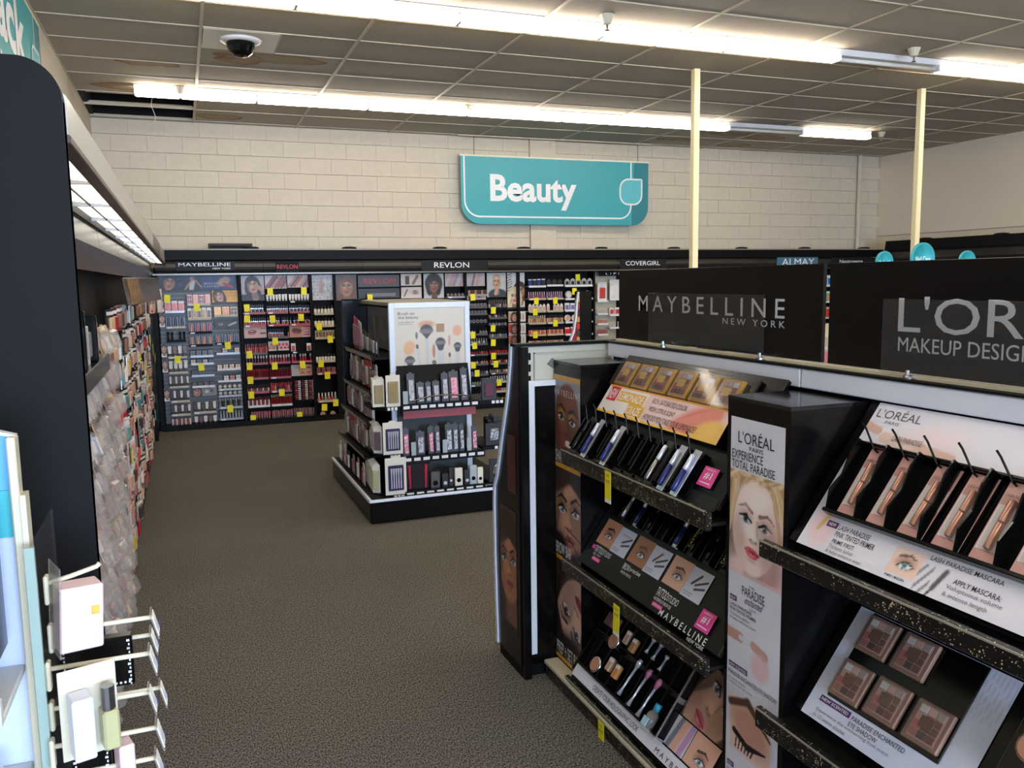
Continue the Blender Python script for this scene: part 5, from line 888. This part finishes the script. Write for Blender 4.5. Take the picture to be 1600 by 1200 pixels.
tr = obj('pack_tray', MB().box(.08, .86, .095, .105, 0, .03, 0, .002).box(.08, .86, .295, .303, 0, .03, 0, .002).box(.08, .86, .1, .3, .001, .004), BLACKT, sG)
for i in range(9):
    u = .085+i*.094
    obj('divider', MB().prism([(.1, 0), (.1, .02), (.15, .045), (.2, .035), (.26, .05), (.3, .045), (.3, 0)], u-.003, u+.001, 'x'), BLACKT, tr)
for i in range(8): u = .135+i*.094; hook(sG, u-.005, .285, u-.05, .335, .005, .05); obj('clip', MB().tube([(u+.03, .285, .03), (u+.038, .30, .045), (u+.046, .29, .05)], .002, 5), CLEAR, tr)
PKC = mat('pink_card', (205, 156, 150), .35); PKW = mat('wave_card', (226, 222, 226), .35)
for i in range(8):
    u = .112+i*.094; fs = (.045, .05, .04, .045, .045, .045, .045, .045)[i]
    s = thing('mascara_pack', 'rose gold mascara in pink blister pack, %s from left on white slanted shelf' % n12[i], 'mascara', FG @ T(u, .108, .012) @ Matrix.Rotation((.03, 0, -.04, -.02, 0, 0, 0, 0)[i], 4, 'Z'), 'rose gold mascara packs')
    obj('card', MB().box(0, .068, 0, .185, 0, .0015), PKC, s); obj('wave_panel', MB().box(.003, .065, .024, .13, .0015, .0022), PKW, s)
    if i < 2 or True: lettering([('LASH PARADISE', .006, .15, .062, .158)], mat('brown_ink', (120, 70, 66), .4), s, .002)
    obj('barrel', MB().tube([(.034, .025, .009), (.034, .028, .009), (.034, .085, .009), (.034, .087, .009)], [.006, .0085, .0085, .007], 10), ROSE, s)
    obj('cap', MB().tube([(.034, .089, .009), (.034, .092, .009), (.034, .14, .009), (.034, .142, .009)], [.008, .0088, .0088, .006], 10), ROSE, s)
    obj('blister', MB().box(.018, .05, .02, .148, .0015, .021, 0, .004), CLEAR2, s)
FH = slant(1.456, .564, .199, .262, 1.715)
sH = shelf_unit('lower slanted white shelf board with eyeshadow palettes', FH, .955, .40, BLACK, (.505, .562), 1.715)
P = Paint(.47, .32, .004, (214, 218, 236)); P.clouds((196, 204, 232), 12, .5, 2)
for i in range(9): P.seg(.4+.01*i, .2, .38+.012*i, .32, .0015, (190, 194, 216), .5)
gp = P.make('graphic_board', sH, T(.034, 0, .001)); obj('palette_tray', MB().box(.082, .428, .072, .318, .0012, .006, 0, .002), BLACKT, sH)
lettering([('PARADISE ENCHANTED', .145, .05, .31, .062, .004), ('EYE SHADOW', .145, .034, .235, .046, .004)], INK, gp, .001); lettering([('Experience the enchanting fruit scent', .04, .022, .28, .032), ('in 12 warm shades', .04, .008, .15, .018)], INKG, gp, .001, name='small_print')
q = obj('new_flash', MB().box(.034, .138, .05, .066, 0, .0012), PURPLE, gp); lettering([('NEW SCENTED', .04, .054, .132, .062, .02)], WINK, q, .002)
TAUPE = mat('taupe_case', (150, 116, 98), .4, .2); EP = [(170, 110, 100), (90, 66, 64), (130, 80, 60), (206, 110, 100), (110, 70, 56), (120, 84, 66), (222, 170, 160), (170, 120, 100), (140, 96, 76), (226, 226, 222), (226, 180, 164), (190, 170, 160)]
p0 = None
for i, (u, v, lab) in enumerate(((.088, .212, 'top left'), (.206, .212, 'top middle'), (.086, .08, 'bottom left'), (.202, .084, 'bottom middle'), (.322, .084, 'bottom right'))):
    lb = 'taupe eyeshadow palette at %s of the lower white board' % lab
    if p0 is None: p0 = palette('eyeshadow_palette', lb, FH @ T(u, v, .006), .1, .1, TAUPE, EP, 4, 3, mat('bronze_plate', (120, 84, 62), .4), 'taupe eyeshadow palettes')
    else: dup(p0, FH @ T(u, v, .006), lb)
s = thing('compact_cluster_box', 'shiny round compacts pack at the far lower right corner', 'package', FH @ T(.56, .12, .02)); obj('case', MB().box(0, .1, 0, .14, 0, .02, 0, .004), BLACKT, s); obj('compact', MB().lathe([(.032, .02), (.034, .026), (.028, .03)], 18, (.05, .08)), ROSE, s)
# third L'Oreal shelf (only its far corner shows)
# yellow shelf tags on the lips
def shelf_tag(y, z, lab, x=1.356, tilt=0):
    s = thing('price_tag', lab, 'price tag', T(x, y, z) @ Matrix.Rotation(tilt, 4, 'X') @ SIDE); obj('card', MB().box(-.022, .022, -.1, 0, 0, .001), TAGY, s); obj('white_end', MB().box(-.022, .022, -.114, -.1, 0, .001), TAGW, s); lettering([('$9.99', -.015, -.045, .015, -.03, .02), ('SAVE', -.013, -.02, .013, -.01)], INKG, s, .0015)
shelf_tag(2.575, 1.03, 'yellow tag on lip of the upper mascara shelf'); shelf_tag(2.51, .565, 'yellow tag on lip of the brow shelf', tilt=.05); shelf_tag(2.63, .07, 'yellow tag on the base below the low tray')
# ---- end cap at the far end of the gondola
ec = thing('end_cap_display', 'end cap display with curved pale-edged side and beige steel back', 'display', T(1.5, 3.3, 0))
def eb(x0, x1, y0, y1, z0, z1, b=.002): return MB().box(x0-1.5, x1-1.5, y0-3.3, y1-3.3, z0, z1, 0, b)
obj('steel_back', eb(1.305, 1.80, 3.215, 3.24, .1, 1.425), BEIGE, ec)
obj('inner_ridge', MB().box(1.345-1.5, 1.795-1.5, 3.205-3.3, 3.215-3.3, 1.395, 1.40).box(1.345-1.5, 1.35-1.5, 3.205-3.3, 3.215-3.3, .1, 1.40), mat('beige_shade', (184, 176, 154), .5), ec)
m = MB()
for i in range(26): z = 1.37-i*.048; m.box(1.322-1.5, 1.332-1.5, 3.212-3.3, 3.216-3.3, z, z+.03)
obj('slot_column', m, BLACKT, ec)
obj('logo_diamond', MB().prism([(1.405-1.5, 1.35), (1.435-1.5, 1.33), (1.46-1.5, 1.35), (1.43-1.5, 1.375)], 3.211-3.3, 3.215-3.3, 'y'), mat('grey_diamond', (110, 106, 98), .5), ec)
obj('top_edge', MB().box(1.255-1.5, 1.82-1.5, 3.195-3.3, 3.25-3.3, 1.428, 1.44), BLACKM, ec)
obj('white_frame', MB().box(1.304-1.5, 1.338-1.5, 3.19-3.3, 3.205-3.3, .1, 1.285).box(1.338-1.5, 1.5-1.5, 3.19-3.3, 3.205-3.3, 1.262, 1.285), WHITE, ec)
obj('black_inset', eb(1.345, 1.5, 3.195, 3.206, .1, 1.262), BLACKT, ec)
obj('post', eb(1.272, 1.305, 3.17, 3.23, 0, 1.43), BLACK, ec)
side_pts = [(3.23, 1.435), (3.25, 1.435), (3.262, 1.35), (3.30, 1.2), (3.325, 1.14), (3.38, 1.0), (3.44, .84), (3.478, .78), (3.485, .7), (3.487, .48), (3.478, .25), (3.469, .05), (3.2, .05), (3.2, 1.435)]
obj('side_panel', MB().prism([(a-3.3, b) for a, b in side_pts], 1.266-1.5, 1.28-1.5, 'x'), BLACK, ec)
edge = side_pts[1:12]; m = MB()
for (a, b), (c, d_) in zip(edge[:-1], edge[1:]): m.add([(x-1.5, y-3.3+o, z) for x in (1.258, 1.282) for (y, z, o) in ((a, b, 0), (c, d_, 0), (c, d_, .02), (a, b, .02))], [(0, 1, 2, 3), (4, 7, 6, 5), (0, 4, 5, 1), (2, 6, 7, 3), (1, 5, 6, 2), (0, 3, 7, 4)])
obj('curved_edge', m, RAIL, ec)
P = Paint(.19, .55, .004, (70, 56, 50)); P.face(.1, .3, .17, (176, 120, 92), (50, 30, 24), (150, 50, 50), ang=.1); P.rect(0, 0, .19, .03, (40, 30, 28)); P.make('side_poster', ec, frame((1.2645-1.5, 3.425-3.3, .17), (0, -1, 0), (0, 0, 1)))
P = Paint(.1, .25, .005, (60, 30, 34)); P.clouds((120, 30, 50), 40, .5); P.make('side_picture', ec, frame((1.2645-1.5, 3.33-3.3, .8), (0, -1, 0), (0, 0, 1)))
obj('far_face', eb(1.28, 1.8, 3.24, 3.4, .1, .7), BLACKM, ec); obj('foot', eb(1.27, 1.8, 3.2, 3.47, 0, .05), BLACKM, ec)
# ---- distant end cap with curved edge and the gondola behind the signs
s = thing('far_end_cap', 'distant black end cap with a curved pale side in front of back wall', 'display', T(4.15, 8.5, 0))
obj('cabinet', MB().box(-.07, .13, .0, .05, 0, 1.57, 0, .01), BLACK, s)
cp = [(-.06, 1.56), (-.08, 1.45), (-.09, 1.3), (-.12, 1.12), (-.17, 1.0), (-.2, .92), (-.2, .3), (-.2, .02)]
obj('side_wing', MB().prism(cp+[(-.07, .02), (-.03, 1.56)], -.01, .0, 'y'), mat('red_graphic', (150, 24, 32), .4), s)
m = MB()
for (a, b), (c, d_) in zip(cp[:-1], cp[1:]): m.add([(x, y, z) for y in (-.03, .01) for (x, z) in ((a, b), (c, d_), (c+.018, d_), (a+.018, b))], [(0, 1, 2, 3), (4, 7, 6, 5), (0, 4, 5, 1), (2, 6, 7, 3)])
obj('curved_edge', m, RAIL, s)
for k in range(7): obj('product_strip', MB().box(-.075+.0, -.035, -.02, -.011, 1.0+k*.075, 1.06+k*.075, 0, .003), cm([(190, 150, 60), (60, 50, 50), (200, 60, 60)][k % 3], .4), s)
g2 = thing('rear_gondola', 'rear gondola with coloured stock glimpsed under the black signs', 'shelving', T(5.3, 4.5, 0))
obj('body', MB().box(-.3, 1.0, -3.5, 2.5, 0, 1.2, 0, .01), CREAM, g2); obj('top_shelf', MB().box(-.45, -.3, -3.5, 2.5, .95, .97), BEIGE, g2)
for i in range(40):
    c = [(214, 190, 180), (190, 60, 70), (226, 220, 214), (226, 150, 150), (60, 54, 54), (230, 200, 60)][i % 6]; o = link('carded_pack', proto('carded_pack', c, (214, 206, 200))); o.matrix_world = T(4.9, 6.8-i*.145, .97) @ Matrix.Rotation(-math.pi/2, 4, 'Z') @ Matrix.Diagonal((.12, .08, .16, 1)); tag(o, '%s carded pack, %s on rear gondola under black signs' % (cname(c), ('%s from far end' % NTH[i]) if i < 20 else '%s from near end' % NTH[39-i]), 'package', 'packs on the rear gondola')
for k, (x, z, r, t_, lab) in enumerate(((5.2, 1.8, .085, 'Nail', 'small round green sign left of the pole'), (5.6, 1.83, .125, 'Nail Care', 'large round green sign in the middle'), (6.09, 1.8, .09, 'Care', 'small round green sign right of the pole'))):
    s = thing('round_sign', lab+' above black boards', 'sign', at(x, 5.2, z)); obj('disc', MB().lathe([(r, -.012), (r, 0)], 32), TEALL, s); obj('rim', MB().lathe([(r, 0), (r, .006), (r*.88, .007), (r*.88, .001)], 32), TEAL, s)
    lettering([(t_, -r*.62, -.03 if r > .1 else -.015, r*.62, .015 if r > .1 else .012, .01)], WINK, s, .002); obj('wire_stem', MB().tube([(0, 0, -.02), (.1, -.02, -.05), (.16, -.1, -.05), (.16, -.25, -.05)], .006, 6).tube([(0, 0, -.02), (0, 1.2-z, -.02)], .005, 6), CREAM, s)

# ================================================================== LEFT WALL FIXTURE
lf = thing('left_wall_display', 'long lit black wall fixture of cosmetics along the left side', 'shelving', T(-.5, 5.8, 0))
def lb(x0, x1, y0, y1, z0, z1, b=.002): return MB().box(x0+.5, x1+.5, y0-5.8, y1-5.8, z0, z1, 0, b)
obj('base', lb(-.86, -.37, 1.6, 10.5, 0, .09, .005), BLACKM, lf); obj('back_panel', lb(-.5, -.47, 1.6, 10.5, .09, 1.95), BLACKM, lf)
for i, (a, b_) in enumerate(((1.6, 4.6), (4.6, 6.2), (6.2, 8.2), (8.2, 10.45))):
    def zt(y, z): return z+(y-6)*.0085
    sec = [(-.185, 1.945, 0), (-.16, 1.95, 0), (-.16, 2.05, 1), (-.19, 2.08, 1), (-.86, 2.08, 1), (-.86, 2.06, 1), (-.21, 2.06, 1)]; m = MB()
    vs = [(x+.5, y-5.8, zt(y, z) if q else z) for y in (a+.004, b_-.004) for x, z, q in sec]; n_ = len(sec)
    m.add(vs, [tuple(range(n_))[::-1], tuple(range(n_, 2*n_))]+[(k, (k+1) % n_, n_+(k+1) % n_, n_+k) for k in range(n_)]); obj('valance_panel', m, GREYP if i != 2 else mat('dull_steel', (110, 106, 100), .3, .6), lf)
obj('valance_trim', lb(-.185, -.157, 1.6, 10.45, 1.935, 1.95), mat('maroon_trim', (84, 62, 56), .35), lf)
LENS = mat('canopy_lens', (255, 255, 250), .4, e=2.2, ec=(255, 246, 228))
for i in range(14):
    a = 1.65+i*.625; obj('light_lens', MB().prism([(-.187+.5, 1.945), (-.3+.5, 1.955), (-.3+.5, 1.96), (-.187+.5, 1.95)], a-5.8, a+.6-5.8, 'y'), LENS, lf)
    obj('lens_bar', MB().box(-.3+.5, -.187+.5, a-.016-5.8, a-.004-5.8, 1.94, 1.955), STEEL, lf)
obj('lens_rail', MB().box(-.245+.5, -.242+.5, 1.6-5.8, 10.4-5.8, 1.941, 1.946).box(-.305+.5, -.297+.5, 1.6-5.8, 10.4-5.8, 1.93, 1.96), BLACKM, lf)
for i in range(8):
    a = 1.65+i*1.1; obj('header_panel', MB().prism([(-.31+.5, 1.93), (-.30+.5, 1.85), (-.325+.5, 1.76), (-.34+.5, 1.76), (-.33+.5, 1.93)], a-5.8, a+1.09-5.8, 'y'), DARKST, lf)
obj('corner_post', lb(-.47, -.33, 9.9, 10.45, 0, 1.8, .004), BLACK, lf)
ep = thing('aisle_divider', 'tall black end panel with rounded top corner at left front', 'panel', T(-.52, 1.55, 0))
pts = [(-.37, 0), (.36, 0), (.36, 1.99)]+[(.36-.065+.065*math.cos(a), 1.995+.065*math.sin(a)) for a in [math.pi/2*i/10 for i in range(11)]]+[(-.37, 2.06)]
obj('board', MB().prism(pts, 0, .03, 'y'), mat('charcoal_laminate', (15, 13, 12), .6, spec=.15), ep)
m = MB(); q = pts[1:14]
for (a, b), (c, d_) in zip(q[:-1], q[1:]): m.add([(a, -.001, b), (c, -.001, d_), (c, .031, d_), (a, .031, b)], [(0, 1, 2, 3)])
obj('edge_band', m, mat('edge_band', (70, 62, 60), .4), ep)
# blister packs on the left fixture: clear shells over pink cards
PACKC = [(196, 156, 134), (206, 184, 166), (176, 120, 106), (220, 206, 190), (140, 98, 84), (206, 172, 130)]
def lash_pack(c):
    s = thing('blister_pack', '', 'package'); obj('card', MB().box(-.04, .04, 0, .1, 0, .002), cm(c, .45), s)
    obj('clear_shell', MB().box(-.036, .036, .008, .078, .002, .036, 0, .01), CLEAR, s)
    obj('product', MB().box(-.022, .022, .02, .06, .003, .018, 0, .004), cm(tuple(min(255, v*1.12) for v in c), .3), s)
    obj('hang_tag', MB().box(-.012, .012, .084, .096, .002, .003), WHITE, s); return s
LP_ = [lash_pack(c) for c in PACKC]; used = set()
for r in range(9):
    z = .12+r*.158; cnt = -1
    for i in range(19):
        y = 1.78+i*.155+(r % 2)*.06
        if z > 1.25 and y < 4.1: continue
        cnt += 1; k = random.randrange(6); mw = T(-.345+random.uniform(0, .02), y, z) @ Matrix.Rotation(random.uniform(-.3, .45), 4, 'Z') @ Matrix.Rotation(random.uniform(-.1, .1), 4, 'X') @ frame((0, 0, 0), (0, 1, 0), (-.3, 0, 1)) @ Matrix.Scale(1.35, 4)
        lb_ = '%s clear blister pack, %s from near end, %s row up, left rack' % (cname(PACKC[k]), NTH[cnt], NTH[r])
        if k not in used: used.add(k); o = LP_[k]; o.matrix_world = mw; o['label'] = lb_; o['group'] = 'blister packs on near left rack'
        else: dup(LP_[k], mw, lb_, 'blister packs on near left rack')
for r in range(9):
    z = .12+r*.165
    for i in range(27):
        y = 4.78+i*.187+random.uniform(-.01, .01); c = random.choice(PACKC*2+[(170, 30, 50), (60, 54, 56), (214, 60, 60), (90, 140, 140), (226, 220, 210), (60, 50, 48), (200, 180, 90)]); c2 = random.choice([(226, 220, 212), (40, 36, 38), (190, 170, 150), (30, 28, 28), (120, 60, 60)])
        o = link('carded_pack', proto('carded_pack', c, c2)); o.matrix_world = T(-.36+random.uniform(0, .03), y, z) @ Matrix.Rotation(math.pi/2+random.uniform(-.3, .2), 4, 'Z') @ Matrix.Diagonal((.14, .16, .14, 1))
        tag(o, '%s carded cosmetic, %s along and %s row up, far left rack' % (cname(c), NTH[i], NTH[r]), 'package', 'carded cosmetics in row %d of far left rack' % (r+1))
for k in range(7):
    o = link('price_tag', TAGM, None, T(-.29, 6.2+k*.5, 1.25-.12*(k % 4)) @ Matrix.Rotation(math.pi/2, 4, 'Z') @ Matrix.Rotation(.5*(-1)**k, 4, 'Y')); tag(o, 'yellow tag sticking out of left rack, %s from near end' % NTH[k], 'price tag', 'yellow tags on the left rack')
# top shelf of the left fixture: trays and boxes
s = thing('acrylic_tray', 'black and clear divided tray at top of left rack', 'tray', T(-.36, 2.6, 1.42)); obj('tray_floor', MB().box(-.08, .06, -.3, 1.3, -.07, 0, 0, .004), BLACKT, s)
for k, y in enumerate((-.2, .25, .5, .9)): obj('divider', MB().box(-.07, .055, y, y+.02, 0, .26-.03*k, 0, .003), BLACKT, s)
for k, (y, z, c) in enumerate(((2.45, 1.42, (222, 190, 176)), (2.65, 1.42, (226, 220, 210)), (2.95, 1.42, (200, 150, 130)), (3.3, 1.42, (214, 206, 200)), (3.65, 1.42, (190, 150, 120)))):
    s = thing('boxed_cosmetic', 'pale boxed cosmetic, %s from near end of the top tray at left' % n12[k], 'package', side(-.33, y, z) if 0 else T(-.34, y, z) @ frame((0, 0, 0), (0, 1, 0), (0, 0, 1))); obj('carton', MB().box(-.06, .06, 0, .14, -.03, .02, 0, .003), cm(c, .4), s); obj('clear_lid', MB().box(-.05, .05, .03, .12, .02, .03, 0, .004), CLEAR, s)
P = Paint(.34, .2, .006, (226, 214, 206)); P.face(.12, .07, .1, (226, 180, 160), (60, 40, 34), (200, 60, 70)); s = thing('face_header_card', 'white header card with a face near far end of left rack', 'poster', T(-.28, 7.5, 1.47) @ frame((0, 0, 0), (.35, .94, 0), (0, 0, 1))); obj('backing_board', MB().box(0, .34, 0, .2, -.006, -.001), PAPER, s); P.make('printed_sheet', s)
s = thing('glossy_header', 'tilted glossy brown header board over the left rack', 'sign', T(-.30, 5.6, 1.58) @ frame((0, 0, 0), (.1, .99, 0), (-.15, 0, 1))); obj('board', MB().box(0, 1.6, 0, .17, -.01, 0, 0, .002), mat('bronze_board', (110, 96, 78), .2, .5), s)
P = Paint(.5, .16, .008, (110, 84, 60)); P.clouds((210, 150, 60), 30, .6); P.clouds((60, 40, 34), 50, .5, 4); P.make('picture', s, T(.1, .005, .001))

# ================================================================== FRAGRANCE STAND, left foreground
fg = thing('fragrance_stand', 'small perfume display stand with blue header at lower left front', 'display', T(-.3, 1.3, 0))
def fb(x0, x1, y0, y1, z0, z1, b=.002): return MB().box(x0+.3, x1+.3, y0-1.3, y1-1.3, z0, z1, 0, b)
obj('post', fb(-.232, -.221, 1.28, 1.31, .3, 1.50).box(-.221+.3, -.214+.3, -.02, .01, .3, 1.42), CREAM, fg)
obj('blue_header', MB().prism([(-.5+.3, 1.36), (-.232+.3, 1.36), (-.226+.3, 1.497), (-.5+.3, 1.585)], 0.0, .012, 'y'), mat('blue_header', (80, 160, 205), .35), fg)
obj('teal_band', MB().box(-.2, .068, -.003, 0, 1.36, 1.425), TEAL, fg)
obj('header_edge', MB().prism([(-.226+.3, 1.497), (-.222+.3, 1.5), (-.5+.3, 1.593), (-.5+.3, 1.585)], -.002, .014, 'y'), WHITE, fg)
obj('black_tray', fb(-.5, -.248, 1.16, 1.28, 1.21, 1.42, .01), BLACKT, fg)
obj('upper_shelf', MB().box(-.2, .065, -.16, 0, 1.165, 1.175, 0, .002).box(-.2, .065, -.17, -.155, 1.165, 1.2, 0, .002), mat('frosted_shelf', (205, 205, 200), .3), fg)
obj('lower_shelf', MB().box(-.2, .065, -.16, 0, 1.02, 1.03, 0, .002).box(-.2, .065, -.17, -.155, 1.0, 1.035, 0, .002), MC['frosted_shelf'], fg)
obj('rear_board', fb(-.5, -.23, 1.3, 1.31, .3, 1.36), mat('pale_lilac_board', (196, 204, 224), .4), fg)
obj('acrylic_panel', MB().box(.088, .092, -.05, .16, .3, 1.355, 0, .001), CLEAR2, fg); obj('acrylic_edge', MB().box(.084, .096, -.054, -.046, .3, 1.355), mat('pale_green_edge', (150, 170, 160), .2), fg)
obj('foot', fb(-.5, -.2, 1.2, 1.45, 0, .3, .01), WHITE, fg)
s = thing('perfume_box', 'dark purple perfume box in black tray of the lower left stand', 'box', T(-.27, 1.15, 1.245)); obj('carton', MB().box(-.05, .015, -.03, .0, 0, .1, 0, .003), mat('dark_plum', (34, 26, 44), .3), s); obj('band', MB().box(-.05, .015, -.032, -.03, .06, .064), SILV, s)
s = thing('perfume_box', 'white box on the bottom shelf of the lower left stand', 'box', T(-.28, 1.16, 1.03)); obj('carton', MB().box(-.04, .02, -.01, .08, 0, .035, 0, .003), WHITE, s); obj('band', MB().box(-.04, .02, -.012, -.01, .01, .014), mat('blue_header', ()), s)
PEG = mat('ivory_peg', (216, 206, 178), .35)
def peg(z, y, L, lab, zt=0, ticket=True):
    s = thing('peg_hook', lab, 'hook', T(-.204, y, z), 'ivory peg hooks'); obj('bracket', MB().box(0, .006, -.008, .008, -.03, .012, 0, .002), PEG, s)
    obj('arm', MB().tube([(.005, 0, 0), (L*.5, 0, zt*.4), (L, 0, zt), (L+.004, 0, zt+(0 if ticket else .004))], .0035, 8), PEG, s)
    if ticket:
        t = obj('ticket', MB().prism([(L-.002, zt+.012), (L+.008, zt-.026), (L+.010, zt-.026), (L, zt+.012)], -.022, .012, 'y'), CLEAR, s); obj('price_card', MB().prism([(L+.001, zt+.008), (L+.0085, zt-.022), (L+.0095, zt-.022), (L+.002, zt+.008)], -.02, .01, 'y'), TAGW, s)
        obj('print', MB().box(L+.0098, L+.0102, -.012, -.003, zt-.014, zt-.004), mat('blue_print', (60, 80, 160), .5), s)
peg(1.287, 1.30, .068, 'ivory peg hook, topmost and bare, on lower left stand', .016, False)
for k, (z, y) in enumerate(((1.216, 1.3), (1.178, 1.26), (1.12, 1.26), (1.075, 1.24), (1.03, 1.24), (1.15, 1.4), (1.06, 1.4))): peg(z, y, .135-.004*(k % 3), 'ivory peg hook with ticket, %s down on the lower left stand' % n12[k+1])
# boxes on the pegs
LID = mat('blush_box', (226, 196, 200), .4)
s = thing('perfume_pack', 'pale pink perfume box in clear hanging sleeve, topmost on the pegs', 'package', T(-.165, 1.285, 1.195) @ Matrix.Rotation(.06, 4, 'Y') @ Matrix.Rotation(.35, 4, 'Z')); obj('box', MB().box(-.028, .028, -.02, .02, 0, .092, 0, .002), LID, s); obj('sleeve', MB().box(-.031, -.029, -.03, .03, -.003, .125, 0, .001), CLEAR, s); obj('sticker', MB().box(.012, .022, -.0215, -.02, .05, .062), mat('orange_dot', (236, 170, 60), .5), s)
def perf(lab, x, y, z, w, h, m, group=None, rz=.3): s = thing('perfume_pack', lab, 'package', T(x, y, z) @ Matrix.Rotation(rz, 4, 'Z'), group); obj('box', MB().box(-w/2, w/2, -.018, .018, 0, h, 0, .002), m, s); return s
s = perf('cream carded white perfume box with a bottle beside it', -.158, 1.2, 1.075, .026, .085, mat('cool_white_box', (224, 226, 240), .35)); obj('card', MB().box(-.022, .05, .019, .021, -.012, .115, 0, .001), CREAM, s); obj('bottle', MB().box(.024, .045, -.012, .015, .0, .055, 0, .003), mat('straw_perfume', (176, 172, 128), .1), s); obj('bottle_cap', MB().tube([(.034, 0, .056), (.034, 0, .088)], .009, 10), STEEL, s)
def lace(lab, x, y, z, w, h):
    s = thing('perfume_pack', lab, 'package', T(x, y, z)); obj('box', MB().box(-w/2, w/2, 0, .02, 0, h, 0, .002), BLACKT, s); m = MB(); n_ = int(h/.006)
    for i in range(n_):
        for sx in (-1, 1): m.box(sx*(w/2-.005)-.0015-(.001 if i % 2 else -.001), sx*(w/2-.005)+.0015, -.001, 0, i*.006+.001, i*.006+.004)
    for i in range(int(w/.006)): m.box(-w/2+.003+i*.006, -w/2+.006+i*.006, -.001, 0, .004, .007)
    obj('lace_border', m, WHITE, s)
lace('black perfume box with white lace border behind the cream card', -.145, 1.3, 1.118, .095, .075); lace('black perfume box with white lace border at the bottom of the pegs', -.155, 1.24, .965, .05, .1)
perf('pale pink slim box right of lowest lace box', -.112, 1.23, .98, .02, .09, LID)
print('objects', len(COL.objects), 'tris', sum(len(o.data.polygons)*2 for o in COL.objects if o.type == 'MESH'))
